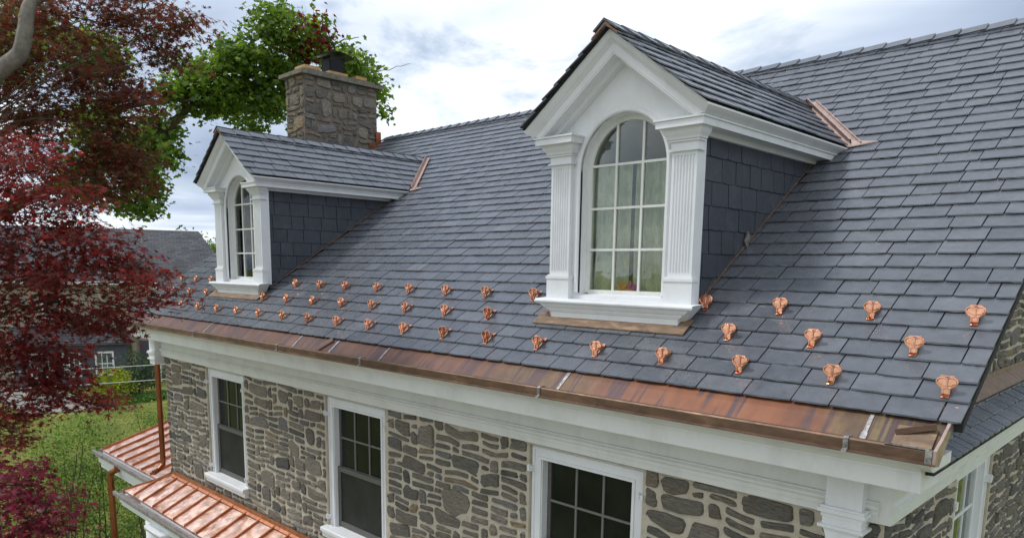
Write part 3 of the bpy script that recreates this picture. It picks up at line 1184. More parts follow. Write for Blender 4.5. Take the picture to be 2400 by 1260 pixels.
# ---- dormers ---------------------------------------------------------------
def dormer(xc, idx):
    FY = 0.26                        # wall face
    RI = 0.385                       # arch opening radius
    ZSP = 7.345                      # spring line
    gz = lambda x: 8.135 - 0.755 * abs(x)
    # body: front face with arched opening, reveals
    mb = MB()
    A = [(RI * math.cos(t), ZSP + RI * math.sin(t)) for t in [math.pi * k / 24 for k in range(25)]][::-1]
    P = lambda x, y, z: (xc + x, y, z)
    for k in range(24):
        (xa, za), (xb, zb) = A[k], A[k + 1]
        mb.face([P(xa, FY, za), P(xb, FY, zb), P(xb, FY, gz(xb)), P(xa, FY, gz(xa))])
        mb.face([P(xa, FY, za), P(xa, FY + .13, za), P(xb, FY + .13, zb), P(xb, FY, zb)])
    for s in (-1, 1):
        mb.face([P(s * RI, FY, 6.30), P(s * .59, FY, 6.30), P(s * .59, FY, gz(.59)), P(s * RI, FY, gz(RI))])
        mb.face([P(s * RI, FY, 6.40), P(s * RI, FY + .13, 6.40), P(s * RI, FY + .13, ZSP), P(s * RI, FY, ZSP)])
    mb.face([P(-RI, FY, 6.30), P(RI, FY, 6.30), P(RI, FY, 6.40), P(-RI, FY, 6.40)])
    mb.face([P(-RI, FY, 6.40), P(RI, FY, 6.40), P(RI, FY + .13, 6.42), P(-RI, FY + .13, 6.42)])
    body = mb.build('dormer', 'white_paint', house)
    # dark room inside
    mb = MB()
    x1, yA, yB, zA, zB = .5, FY + .14, 1.9, 6.1, 7.8
    mb.face([P(-x1, yA, zA), P(-x1, yB, zA), P(-x1, yB, zB), P(-x1, yA, zB)])
    mb.face([P(x1, yA, zA), P(x1, yB, zA), P(x1, yB, zB), P(x1, yA, zB)])
    mb.face([P(-x1, yB, zA), P(x1, yB, zA), P(x1, yB, zB), P(-x1, yB, zB)])
    mb.face([P(-x1, yA, zA), P(x1, yA, zA), P(x1, yB, zA), P(-x1, yB, zA)])
    mb.face([P(-x1, yA, zB), P(x1, yA, zB), P(x1, yB, zB), P(-x1, yB, zB)])
    mb.build('room', 'interior', body, recalc=False)
    # moulding round the arch
    mb = MB()
    path = [(-RI, 6.42), (-RI, ZSP)] + A[1:-1] + [(RI, ZSP), (RI, 6.42)]
    cen = lambda p: (p[0], p[1]) 
    ring = []
    for (x, z) in path:
        if z <= ZSP + 1e-6:
            dx_, dz_ = (math.copysign(1, x), 0)
        else:
            dx_, dz_ = x / RI, (z - ZSP) / RI
        ring.append([(x + dx_ * e, FY - h, z + dz_ * e) for e, h in ((0.0, -.02), (0.0, .010), (.010, .018), (.026, .018), (.036, .006), (.036, -.01))])
    for k in range(len(ring) - 1):
        for j in range(5):
            mb.face([P(*ring[k][j]), P(*ring[k][j + 1]), P(*ring[k + 1][j + 1]), P(*ring[k + 1][j])])
    mb.build('arch_moulding', 'white_paint', body)
    # sash frame following the arch
    mb = MB()
    SY = .345
    rings = []
    for (x, z) in path:
        if z <= ZSP + 1e-6:
            dx_, dz_ = (math.copysign(1, x), 0)
        else:
            dx_, dz_ = x / RI, (z - ZSP) / RI
        rings.append([(x - dx_ * e, yy, z - dz_ * e) for e, yy in ((0.0, SY), (.036, SY), (.040, SY + .012), (.040, SY + .04), (0, SY + .04))])
    for k in range(len(rings) - 1):
        for j in range(5):
            mb.face([P(*rings[k][j]), P(*rings[k][(j + 1) % 5]), P(*rings[k + 1][(j + 1) % 5]), P(*rings[k + 1][j])])
    mb.box(P(-RI + .036, SY + .001, 6.405), P(RI - .036, SY + .039, 6.445))
    mb.build('sash', 'sash_paint', body)
    RG = RI - .038
    rows = [6.445, 6.752, 7.063, 7.383]
    cols = [-RG, -.118, .118, RG]
    for z in rows[1:]:
        w_ = RG if z <= ZSP else math.sqrt(RG ** 2 - (z - ZSP) ** 2)
        MB().box(P(-w_, SY + .006, z - .009), P(w_, SY + .030, z + .009)).build('muntin', 'sash_paint', body)
    for x in cols[1:3]:
        MB().box(P(x - .009, SY + .0045, 6.445), P(x + .009, SY + .0315, ZSP + math.sqrt(RG ** 2 - x * x))).build('muntin', 'sash_paint', body)
    for ci in range(3):
        for ri in range(3):
            MB().box(P(cols[ci] + .003, SY + .016, rows[ri] + .003), P(cols[ci + 1] - .003, SY + .020, rows[ri + 1] - .003)).build('pane', 'glass', body)
        pr_ = [(cols[ci] + .003, rows[3]), (cols[ci + 1] - .003, rows[3])]
        for k in range(9):
            x = cols[ci + 1] - .003 + (cols[ci] - cols[ci + 1] + .006) * k / 8
            pr_.append((x, max(rows[3] + .001, ZSP + math.sqrt(max(0, RG ** 2 - x * x)))))
        MB().prism(pr_, lambda p, q, t: (xc + p, t, q), SY + .016, SY + .020).build('pane', 'glass', body)
    CROWN = [(.060, 7.658, 0.0), (.060, 7.646, .014), (.053, 7.641, .020), (.042, 7.632, .036), (.020, 7.618, .050), (.010, 7.610, .058), (.006, 7.606, .062)]
    # pilasters with flutes, bases and capitals
    for s in (-1, 1):
        c = s * .548
        hw = .098
        prof = [(c - hw, FY + .02), (c - hw, .215)]
        nfl = 7
        pitch_ = (2 * hw - .03) / nfl
        for k in range(nfl):
            a = c - hw + .015 + k * pitch_
            prof += [(a + .004, .215), (a + .009, .224), (a + pitch_ - .009, .224), (a + pitch_ - .004, .215)]
        prof += [(c + hw, .215), (c + hw, FY + .02)]
        # fluted side
        if s == 1:
            pass
        mb = MB()
        mb.prism(prof, lambda p, q, t: (xc + p, q, t), 6.585, 7.375)
        mb.box(P(c - hw, FY + .02, 6.555), P(c + hw, .215, 6.585))
        mb.box(P(c - hw, FY + .02, 7.375), P(c + hw, .215, 7.405))
        # side return back to the cheek
        mb.box(P(c - s * .02, FY + .015, 6.36), P(c + s * (hw - .002), .33, 7.60))
        mb.build('pilaster', 'white_paint', body)
        mb = MB()
        for (z0, z1, e) in ((6.36, 6.525, .016), (6.525, 6.545, .022), (6.545, 6.558, .012)):
            mb.box(P(c - hw - e, FY + .02, z0), P(c + hw + e, .215 - e, z1))
        mb.build('pilaster_base', 'white_paint', body)
        mb = MB()
        for (z0, z1, e) in ((7.400, 7.414, .020), (7.414, 7.462, .006), (7.462, 7.476, .020)):
            mb.box(P(c - hw - e, FY + .03, z0), P(c + hw + e, .215 - e, z1))
        cv = [(.006 + .02, 7.476), (.030, 7.490), (.048, 7.512), (.056, 7.530), (.056, 7.548)]
        for k in range(len(cv) - 1):
            (e0, z0), (e1, z1) = cv[k], cv[k + 1]
            lo = [P(c - hw - e0, .215 - e0, z0), P(c + hw + e0, .215 - e0, z0), P(c + hw + e0, FY + .03, z0), P(c - hw - e0, FY + .03, z0)]
            hi = [P(c - hw - e1, .215 - e1, z1), P(c + hw + e1, .215 - e1, z1), P(c + hw + e1, FY + .03, z1), P(c - hw - e1, FY + .03, z1)]
            for j in range(4):
                mb.face([lo[j], lo[(j + 1) % 4], hi[(j + 1) % 4], hi[j]])
        mb.build('capital', 'white_paint', body)
        # corona block over the capital, running back as the side cornice
        mb = MB()
        xo = s * .735
        xi = s * .37
        ye = roofy(7.56) + .05
        mb.box(P(xi, .115, 7.546), P(xo, FY + .02, 7.592))
        mb.box(P(xi - s * .012, .103, 7.592), P(xo + s * .012, FY + .02, 7.604))
        mb.box(P(s * .565, FY + .02, 7.546), P(xo, ye, 7.592))
        mb.box(P(s * .565, FY + .02, 7.592), P(xo + s * .012, ye + .04, 7.604))
        mb.box(P(s * .565, FY + .02, 7.515), P(s * .62, ye - .05, 7.546))
        # crown along the eave, mitred to the raking crown at the corner
        i = len(mb.v)
        ring = [(.74 + e_, .115 - e_, z_) for (e_, z_, n_) in CROWN] + [(.60, .2, 7.604), (.60, .2, 7.70)]
        for back in (0, 1):
            for (x_, y_, z_) in ring:
                mb.pt(P(s * x_, roofy(z_) + .06 if back else y_, z_))
        nn = len(ring)
        for k in range(nn):
            j = (k + 1) % nn
            mb.f.append([i + k, i + j, i + nn + j, i + nn + k])
        mb.f.append([i + nn + k for k in range(nn)])
        mb.build('eave_cornice', 'white_paint', body)
    # raking cornice of the pediment: swept profile on both slopes
    q = math.atan(0.755)
    cq, sq = math.cos(q), math.sin(q)
    #   profile in (y, n): n = distance below roof line measured along the slope normal
    rk = [(FY + .02, .0)] + [(.115 - e_, n_) for (e_, z_, n_) in CROWN] + [(.112, .066), (.112, .108), (.118, .112), (.118, .120), (.20, .124), (.205, .150), (FY + .02, .156)]
    ZA = 8.252
    for s in (-1, 1):
        mb = MB()
        i = len(mb.v)
        for (y, n_) in rk:      # apex section (plumb cut on the centre line)
            mb.pt(P(0, y, ZA - n_ / cq))
        for (y, n_) in rk:      # foot section: cut level on the corona
            hit = [c for c in CROWN if abs(c[2] - n_) < 1e-6 and abs(.115 - c[0] - y) < 1e-6]
            if hit:
                mb.pt(P(s * (.74 + hit[0][0]), y, hit[0][1]))
                continue
            xe_ = .79 if n_ < .01 else .74
            zt = ZA - n_ / cq - xe_ * .755
            if zt < 7.605:
                xe_ = (ZA - n_ / cq - 7.605) / .755
                zt = 7.605
            mb.pt(P(s * xe_, y, zt))
        n_ = len(rk)
        for k in range(n_):
            j = (k + 1) % n_
            mb.f.append([i + k, i + j, i + n_ + j, i + n_ + k])
        mb.f.append([i + n_ + k for k in range(n_)])
        mb.build('raking_cornice', 'white_paint', body)
    # sill and apron mouldings
    mb = MB()
    sp = [(FY, 6.375), (.135, 6.368), (.122, 6.360), (.118, 6.350), (.122, 6.338), (.135, 6.330), (.140, 6.318), (.150, 6.300), (.158, 6.298), (.158, 6.285), (.166, 6.283), (.166, 6.272), (.175, 6.268), (.175, 6.215), (FY, 6.215)]
    ends = [.725 - max(0, (y - .118)) * 2.6 for (y, z) in sp]
    ends[0] = .725; ends[-1] = ends[-2]
    ends[1] = .725
    i = 0
    for s in (-1, 1):
        for (y, z), e in zip(sp, ends):
            mb.pt(P(s * max(e, .58), y, z))
    n_ = len(sp)
    for k in range(n_):
        j = (k + 1) % n_
        mb.f.append([k, j, n_ + j, n_ + k])
    mb.f.append(list(range(n_))[::-1]); mb.f.append([n_ + k for k in range(n_)])
    mb.build('sill', 'white_paint', body)
    # copper apron flashing on the slates under the sill
    mb = MB()
    y_a, y_b = .10, .24
    mb.prism([(y_a, roofz(y_a) + .024), (y_b, roofz(y_b) + .026), (y_b, roofz(y_b) + .034), (y_a + .03, roofz(y_a + .03) + .034), (y_a, roofz(y_a) + .032)], lambda p, q_, t: (t, p, q_), xc - .72, xc + .67)
    mb.build('apron_flashing', 'base_flashing_copper', body)
    # cheeks: boarding plus hung slates
    for s in (-1, 1):
        mb = MB()
        X = xc + s * .575
        mb.face([(X, FY + .02, roofz(FY) - .06), (X, roofy(7.6) + .08, 7.6), (X, FY + .02, 7.6)])
        mb.build('cheek', 'deck', body)
        cs_ = [6.22 + .167 * k for k in range(9)]
        cs_[-1] = 7.547
        umax = lambda sv_: roofy(sv_) - .028
        if s == 1:
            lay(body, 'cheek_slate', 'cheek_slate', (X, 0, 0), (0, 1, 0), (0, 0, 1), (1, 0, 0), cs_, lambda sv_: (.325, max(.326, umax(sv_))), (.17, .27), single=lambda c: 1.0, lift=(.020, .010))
        else:
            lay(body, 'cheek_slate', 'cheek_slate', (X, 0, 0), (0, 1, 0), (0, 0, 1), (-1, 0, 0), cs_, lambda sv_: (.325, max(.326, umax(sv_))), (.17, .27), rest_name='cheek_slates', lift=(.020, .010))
        # step flashing edge along cheek foot
        mb = MB()
        ya_, yb_ = .34, roofy(7.5)
        mb.prism([(ya_, roofz(ya_) + .026), (yb_, roofz(yb_) + .026), (yb_, roofz(yb_) + .036), (ya_, roofz(ya_) + .036)], lambda p, q_, t: (t, p, q_), xc + s * .58, xc + s * .603)
        mb.build('step_flashing', 'base_flashing_copper', body)
    # dormer roof
    ex, ez = .80, 7.668
    slope = math.atan2(8.268 - ez, ex)
    c_, s_ = math.cos(slope), math.sin(slope)
    LS = ex / c_
    crs = [0.0]
    while crs[-1] < LS - .02:
        crs.append(crs[-1] + .142)
    crs[-1] = LS - .005
    for s in (-1, 1):
        mb = MB()
        yv = lambda z: roofy(z)
        mb.face([P(s * ex, .03, ez - .004), P(0, .03, 8.262), P(0, yv(8.262) + .05, 8.262), P(s * ex, yv(ez) + .05, ez - .004)])
        rf = mb.build('dormer_roof', 'deck', body)
        ur = lambda sv_: (.005, roofy(ez + sv_ * s_) - (.055 if s == 1 else .0))
        lay(body, 'roof_slate', 'slate', (xc + s * ex, 0, ez), (0, 1, 0), (-s * c_, 0, s_), (s * s_, 0, c_), crs, ur, (.17, .33), single=(lambda c: 1.0) if s == 1 else None, rest_name='roof_slates', lift=(.018, .001))
        # open copper valley
        mb = MB()
        def VP(t, off, h):
            z = ez + (8.268 - ez) * t
            return P(s * (ex * (1 - t) + off), roofy(z), z + h)
        w0, w1 = -.04, .085
        for a, b in (((0.0), 1.0),):
            p0 = [VP(a, w0, .018), VP(a, 0, .026), VP(a, w1, .026 + 0.0)]
            p1 = [VP(b, w0, .018), VP(b, 0, .026), VP(b, w1, .026)]
            up_ = [(0, 0, .022)] * 3
            for j in range(2):
                mb.face([p0[j], p0[j + 1], p1[j + 1], p1[j]])
            # raised central rib and outer lip
            for j, hh in ((1, .040), (2, .014)):
                q0, q1 = Vector(p0[j]), Vector(p1[j])
                mb.face([q0, q0 + Vector((0, -hh * .5, hh)), q1 + Vector((0, -hh * .5, hh)), q1])
                mb.face([q0 + Vector((0, -hh * .5, hh)), q0 + Vector((s * .012, -hh * .5, hh)), q1 + Vector((s * .012, -hh * .5, hh)), q1 + Vector((0, -hh * .5, hh))])
                mb.face([q0 + Vector((s * .012, -hh * .5, hh)), q0 + Vector((s * .012, 0, 0)), q1 + Vector((s * .012, 0, 0)), q1 + Vector((s * .012, -hh * .5, hh))])
        mb.build('valley', 'valley_copper', body, recalc=False)
        # kicked tail of the valley lying over the slates
        mb = MB()
        yk = roofy(ez)
        k0 = [(s * .76, yk - .06), (s * 1.03, yk + .0), (s * .84, yk + .035), (s * .76, yk + .05)]
        lo = [P(x, y, roofz(y) + .026) for x, y in k0]
        hi = [P(x, y, roofz(y) + .034) for x, y in k0]
        mb.face(hi)
        for j in range(4):
            mb.face([lo[j], lo[(j + 1) % 4], hi[(j + 1) % 4], hi[j]])
        mb.build('valley_tail', 'valley_copper', body)
    for mb in ridge_caps(body, .0, roofy(8.26) - .02, 8.268, slope, .105, .20, 'y'):
        mb.v = [(v[0] + xc, v[1], v[2]) for v in mb.v]
        mb.build('ridge_slate', 'slate', body)
    # copper cap under the first ridge slates
    mb = MB()
    for s in (-1, 1):
        mb.prism([(0, 8.286), (s * .11, 8.286 - .11 * s_ / c_), (s * .11, 8.268 - .11 * s_ / c_), (0, 8.268)], lambda p, q_, t: (xc + p, t, q_), .0, .06)
    mb.build('ridge_cap', 'brown_copper', body)
    # shed a small lead tab (cheek bib) on the right-hand dormer only
    if idx == 0:
        mb = MB()
        y = 1.07
        mb.prism([(y - .045, roofz(y) + .05), (y, roofz(y) + .0), (y + .045, roofz(y) + .09), (y, roofz(y) + .13)], lambda p, q_, t: (t, p, q_), xc + .600, xc + .612)
        mb.build('flashing_tab', 'solder', body)
    return body


dormers = [dormer(c, k) for k, c in enumerate(DORM)]

# curtains hang inside the dormer windows: things of their own
def curtain(x0, x1, y, z0, z1, seed, gather):
    R = random.Random(seed)
    nu, nv = 46, 14
    V = []
    ph = R.uniform(0, 6)
    for side in (0, 1):
        for j in range(nv + 1):
            v = j / nv
            for i in range(nu + 1):
                u = i / nu
                uu = u
                x = x0 + (x1 - x0) * uu
                if gather:                  # inner edge drawn back towards the foot
                    pull = gather * max(0, 1 - v * 1.7)
                    x = x + pull * (u if gather > 0 else (1 - u))
                yy = y + .020 * math.sin(u * 26 + ph + .6 * math.sin(v * 3)) + .005 * math.sin(u * 61 + v * 2)
                V.append((x, yy + side * .002, z0 + (z1 - z0) * v))
    mb = MB()
    for p in V:
        mb.pt(p)
    k = (nu + 1) * (nv + 1)
    for side in (0, 1):
        for j in range(nv):
            for i in range(nu):
                a = side * k + j * (nu + 1) + i
                mb.f.append([a, a + 1, a + nu + 2, a + nu + 1])
    return mb.build('curtain', 'curtain', None, smooth=True, recalc=False)


for (xc, w1, w2) in ((DORM[0], 'pale patterned curtain on the left side inside the dormer window near the bare gable end', 'pale patterned curtain on the right side inside the dormer window near the bare gable end'), (DORM[1], 'pale curtain on the left side inside the dormer window beside the chimney', 'pale curtain on the right side inside the dormer window beside the chimney')):
    tag(curtain(xc - .37, xc - .01, .43, 6.40, 7.39, 5, -.15), w1, 'curtain', 'dormer curtains')
    tag(curtain(xc + .01, xc + .37, .43, 6.40, 7.39, 9, .13), w2, 'curtain', 'dormer curtains')
# bunch of bright artificial flowers on the sill
mb = MB()
R = random.Random(2)
for k in range(26):
    c = Vector((DORM[0] + R.uniform(-.085, .085), .392 + R.uniform(-.008, .006), 6.455 + R.uniform(0, .055)))
    rr = R.uniform(.012, .02)
    cr = .25 if c.x < DORM[0] else .8
    i = len(mb.v)
    for j in range(6):
        t = j * math.pi / 3
        mb.pt(c + Vector((math.cos(t) * rr, R.uniform(-.004, .004), math.sin(t) * rr)), cr)
    mb.pt(c + Vector((0, -.006, 0)), cr)
    for j in range(6):
        mb.f.append([i + j, i + (j + 1) % 6, i + 6])
mb.box((DORM[0] - .06, .392, 6.43), (DORM[0] + .06, .402, 6.46), .25)
tag(mb.build('flower_bunch', 'petal'), 'orange and magenta flower bunch on the sill inside a dormer window', 'flowers')

# ---- chimney -----------------------------------------------------------------
CHX0, CHX1, CHY0, CHY1, CHT = -12.55, -11.955, 2.76, 4.28, 9.865
mb = MB().box((CHX0, CHY0, 0), (CHX1, CHY1, CHT))
chim = mb.build('chimney', 'chimney_mortar', house)
pol, R_ = rubble(CHY0 + .0, CHY1, 8.3, CHT, [], 21, g=(.11, .092), big=1.4, joint=(.011, .02))
stones(chim, pol, R_, lambda u, v, d_: (CHX1 + d_, u, v), 110, None, .022)
pol, R_ = rubble(CHX0, CHX1 + .0, 7.6, CHT, [], 23, g=(.11, .095), big=1.4, joint=(.011, .02))
stones(chim, pol, R_, lambda u, v, d_: (u, CHY0 - d_, v), 70, None, .022)
mb = MB()
e = .09
mb.prism([(CHX0 - e, CHY0 - e), (CHX1 + e, CHY0 - e), (CHX1 + e, CHY1 + e), (CHX0 - e, CHY1 + e)], lambda p, q, t: (p, q, t), CHT, CHT + .062)
mb.box((CHX0 + .02, CHY0 + .02, CHT + .062), (CHX1 - .02, CHY1 - .02, CHT + .12))
mb.build('chimney_cap', 'concrete_cap', chim)
for (ya_, yb_, h) in ((2.86, 3.18, .20), (3.36, 3.74, .19), (3.92, 4.16, .20)):
    mb = MB()
    xa, xb = CHX0 + .14, CHX1 - .12
    mb.box((xa, ya_, CHT + .1), (xb, yb_, CHT + h))
    mb.box((xa + .03, ya_ + .03, CHT + h), (xb - .03, yb_ - .03, CHT + h + .004))
    mb.build('flue_tile', 'clay', chim)
mb = MB()
cx_, cy_ = (CHX0 + CHX1) / 2, 3.55
zz0 = CHT + .20
for k in range(15):
    t = k / 14
    for (x, y) in ((cx_ - .13 + .26 * t, cy_ - .15), (cx_ - .13 + .26 * t, cy_ + .15), (cx_ - .13, cy_ - .15 + .3 * t), (cx_ + .13, cy_ - .15 + .3 * t)):
        mb.box((x - .005, y - .005, zz0), (x + .005, y + .005, zz0 + .27))
for z in [zz0 + .02 + .026 * k for k in range(10)]:
    mb.box((cx_ - .135, cy_ - .157, z - .004), (cx_ + .135, cy_ - .150, z + .004)); mb.box((cx_ - .135, cy_ + .150, z - .004), (cx_ + .135, cy_ + .157, z + .004))
    mb.box((cx_ + .130, cy_ - .15, z - .004), (cx_ + .137, cy_ + .15, z + .004)); mb.box((cx_ - .137, cy_ - .15, z - .004), (cx_ - .130, cy_ + .15, z + .004))
mb.box((cx_ - .09, cy_ - .11, zz0), (cx_ + .09, cy_ + .11, zz0 + .18))
for k in range(6):
    t0, t1 = -1 + k / 3, -1 + (k + 1) / 3
    hgt = lambda t: zz0 + .27 + .06 * (1 - t * t)
    mb.face([(cx_ - .25, cy_ + t0 * .29, hgt(t0)), (cx_ + .25, cy_ + t0 * .29, hgt(t0)), (cx_ + .25, cy_ + t1 * .29, hgt(t1)), (cx_ - .25, cy_ + t1 * .29, hgt(t1))])
    mb.face([(cx_ - .25, cy_ + t0 * .29, hgt(t0) - .012), (cx_ + .25, cy_ + t0 * .29, hgt(t0) - .012), (cx_ + .25, cy_ + t1 * .29, hgt(t1) - .012), (cx_ - .25, cy_ + t1 * .29, hgt(t1) - .012)])
    mb.face([(cx_ + .25, cy_ + t0 * .29, hgt(t0)), (cx_ + .25, cy_ + t1 * .29, hgt(t1)), (cx_ + .25, cy_ + t1 * .29, hgt(t1) - .012), (cx_ + .25, cy_ + t0 * .29, hgt(t0) - .012)])
    mb.face([(cx_ - .25, cy_ + t0 * .29, hgt(t0)), (cx_ - .25, cy_ + t1 * .29, hgt(t1)), (cx_ - .25, cy_ + t1 * .29, hgt(t1) - .012), (cx_ - .25, cy_ + t0 * .29, hgt(t0) - .012)])
mb.build('flue_cap', 'black_metal', chim)
mb = MB()
mb.box((CHX1 + .028, CHY1 - .20, roofz(CHY1 - .2) - .05), (CHX1 + .036, CHY1 - .03, roofz(CHY1 - .2) + .16))
mb.box((CHX1 + .038, CHY1 - .05, roofz(CHY1) - .12), (CHX1 + .048, CHY1 + .06, roofz(CHY1) + .24))
mb.build('flashing', 'pipe_copper', chim)

# ---- downspout at the left corner ----------------------------------------------
mb = MB()
mb.tube([(-11.56, -.09, 5.24), (-11.56, -.09, 3.62), (-11.555, -.095, 3.545), (-11.53, -.17, 3.48), (-11.50, -.26, 3.45)], .039, 14)
for z in (5.0, 4.3, 3.66):
    mb.tube([(-11.56, -.09, z - .012), (-11.56, -.09, z + .012)], .044, 14)
mb.build('downspout', 'pipe_copper', house, smooth=False)

# ---- porch: front roof with a hipped end, standing-seam copper ---------------------
PZ1, PZ0, PYE = 3.43, 3.16, -.575
mb = MB()
mb.px([(-.0, PZ1 - .03), (PYE, PZ0 - .03), (PYE, PZ0 - .13), (-.0, PZ0 - .13)], -11.2, -4.6)
porch = mb.build('porch_roof', 'white_paint', house)
sp_ = .369
xk = -10.729 - sp_ * 2
xs_ = [xk + sp_ * k for k in range(17)]
hx = lambda y: -11.28 + (y / -PYE) * .59            # hip line in plan
pz_ = lambda y: PZ1 + (PZ0 - PZ1) * (y / PYE)
edges = [None] + xs_
for k in range(len(edges) - 1):
    mb = MB()
    a, b = edges[k], edges[k + 1]
    nrm = Vector((0, PZ0 - PZ1, 0))
    ys_ = [0, PYE * .33, PYE * .66, PYE]
    L_, T_ = [], []
    pts_l, pts_r = [], []
    for y in ys_:
        l = hx(y) if a is None else max(a, hx(y))
        r = max(b, hx(y))
        pts_l.append((l, y, pz_(y))); pts_r.append((r, y, pz_(y)))
    for j in range(3):
        q = [pts_l[j], pts_r[j], pts_r[j + 1], pts_l[j + 1]]
        if max(abs(q[0][0] - q[1][0]), abs(q[2][0] - q[3][0])) < 1e-4:
            continue
        mid_l = [((q[0][m_] + q[1][m_]) / 2, ) for m_ in range(1)]
        mb.face(q)
    if not mb.v:
        continue
    mb.face([pts_l[3], pts_r[3], (pts_r[3][0], PYE, PZ0 - .03), (pts_l[3][0], PYE, PZ0 - .03)])
    o = mb.build('roof_panel', 'new_copper', porch, recalc=False)
    # standing seam on the right-hand edge
    y0_ = 0.0
    if hx(0) > b:
        y0_ = PYE * (b + 11.28) / -.59
    mb = MB()
    yy0, yy1 = y0_, PYE - .004
    for (y, h0) in ((yy0, .0), (yy1, .0)):
        for (dx_, h) in ((-.007, -.002), (-.007, .034), (.007, .034), (.007, -.002)):
            mb.pt((b + dx_, y, pz_(y) + h))
    mb.f += [[0, 1, 5, 4], [1, 2, 6, 5], [2, 3, 7, 6], [0, 3, 2, 1], [4, 5, 6, 7]]
    mb.build('standing_seam', 'seam_copper', porch)
# hip end plane, hip roll and wall flashing
mb = MB()
mb.face([(-11.28, 0, PZ1), (-11.87, PYE, PZ0), (-11.87, .1, PZ0), (-11.28, .1, PZ1)])
mb.build('hip_panel', 'new_copper', porch)
bar(porch, 'hip_seam', 'seam_copper', (-11.28, 0, PZ1), (-11.87, PYE, PZ0), .009, .026)
mb = MB()
mb.px([(-.03, PZ1 - .006), (-.03, PZ1 + .055), (-.045, PZ1 + .055), (-.055, PZ1 + .004), (-.085, PZ1 - .018), (-.085, PZ1 - .03)], -11.30, -4.6)
mb.build('wall_flashing', 'seam_copper', porch)
# box gutter: dark trough, lead-coated lip, white fascia
mb = MB()
mb.px([(PYE, 3.10), (PYE - .085, 3.10), (PYE - .085, 3.145), (PYE - .125, 3.15), (PYE - .13, 3.135), (PYE - .13, 3.09), (PYE, 3.08)], -11.99, -4.6)
mb.box((-11.99, PYE - .0, 3.09), (-11.94, .1, 3.148))
mb.build('porch_gutter', 'lead_coated', porch)
mb = MB()
mb.px([(.0, 3.085), (PYE - .11, 3.085), (PYE - .095, 3.05), (PYE - .06, 3.04), (PYE - .06, 2.98), (PYE - .03, 2.97), (PYE - .03, 2.92), (.0, 2.92)], -11.93, -4.6)
mb.build('porch_fascia', 'white_paint', porch)


def column(parent, x, y, r, ztop):
    mb = MB()
    mb.tube([(x, y, 0.1), (x, y, 1.2), (x, y, ztop - .12)], [r, r * .97, r * .86], 28)
    mb.tube([(x, y, ztop - .12), (x, y, ztop - .10), (x, y, ztop - .06)], [r * .92, r * 1.0, r * 1.12], 28)
    mb.box((x - r * 1.2, y - r * 1.2, ztop - .06), (x + r * 1.2, y + r * 1.2, ztop))
    mb.box((x - r * 1.25, y - r * 1.25, 0), (x + r * 1.25, y + r * 1.25, .1))
    o = mb.build('column', 'white_paint', parent, smooth=False)
    for p in o.data.polygons:
        if len(p.vertices) == 4 and abs(p.normal.z) < .5:
            p.use_smooth = True
    return o


column(porch, -10.45, -.40, .25, 2.92)
column(porch, -7.2, -.40, .25, 2.92)
MB().box((-11.9, -.7, 0), (-4.6, 0, .12)).build('porch_floor', 'paving', porch)

# side porch beyond the corner, the same copper roofing
QX0, QX1, QY0, QZ0, QS = -15.06, -11.50, .09, 3.10, .30
mb = MB()
mb.px([(QY0, QZ0 - .03), (2.6, QZ0 + QS * 2.5 - .03), (2.6, QZ0 - .12), (QY0, QZ0 - .12)], QX0 + .03, QX1)
sporch = mb.build('side_porch_roof', 'white_paint', house)
n_ = 9
w_ = (QX1 - QX0) / n_
for k in range(n_):
    a, b = QX0 + w_ * k, QX0 + w_ * (k + 1)
    mb = MB()
    mb.face([(a, QY0, QZ0), (b, QY0, QZ0), (b, 2.6, QZ0 + QS * 2.51), (a, 2.6, QZ0 + QS * 2.51)])
    mb.face([(a, QY0, QZ0), (b, QY0, QZ0), (b, QY0, QZ0 - .03), (a, QY0, QZ0 - .03)])
    mb.build('roof_panel', 'new_copper', sporch)
    mb = MB()
    for y in (QY0, 2.6):
        z = QZ0 + QS * (y - QY0)
        for (dx_, h) in ((-.008, -.002), (-.008, .040), (.008, .040), (.008, -.002)):
            mb.pt((a + .01 + dx_, y, z + h))
    mb.f += [[0, 1, 5, 4], [1, 2, 6, 5], [2, 3, 7, 6], [0, 3, 2, 1], [4, 5, 6, 7]]
    mb.build('standing_seam', 'seam_copper', sporch)
mb = MB()
mb.px([(QY0, 3.04), (QY0 - .085, 3.04), (QY0 - .085, 3.085), (QY0 - .135, 3.09), (QY0 - .14, 3.075), (QY0 - .14, 3.03), (QY0, 3.02)], QX0 - .16, QX1)
mb.box((QX0 - .16, QY0, 3.03), (QX0 - .11, 2.6, 3.088))
mb.build('porch_gutter', 'lead_coated', sporch)
mb = MB()
mb.px([(2.6, 3.02), (QY0 - .12, 3.02), (QY0 - .10, 2.985), (QY0 - .06, 2.97), (QY0 - .06, 2.87), (QY0 - .02, 2.86), (QY0 - .02, 2.76), (2.6, 2.76)], QX0 - .06, QX1)
mb.build('porch_fascia', 'white_paint', sporch)
column(sporch, -13.15, .32, .2, 2.76)
column(sporch, -14.85, 2.2, .2, 2.76)
mb = MB()
mb.tube([(-13.95, .0, 3.03), (-13.97, -.02, 2.95), (-14.06, -.07, 2.90), (-14.10, -.09, 2.83), (-14.10, -.09, .15)], .055, 14)
for z in (2.6, 1.4):
    mb.tube([(-14.10, -.09, z - .014), (-14.10, -.09, z + .014)], .062, 14)
mb.build('downspout', 'pipe_copper', house)

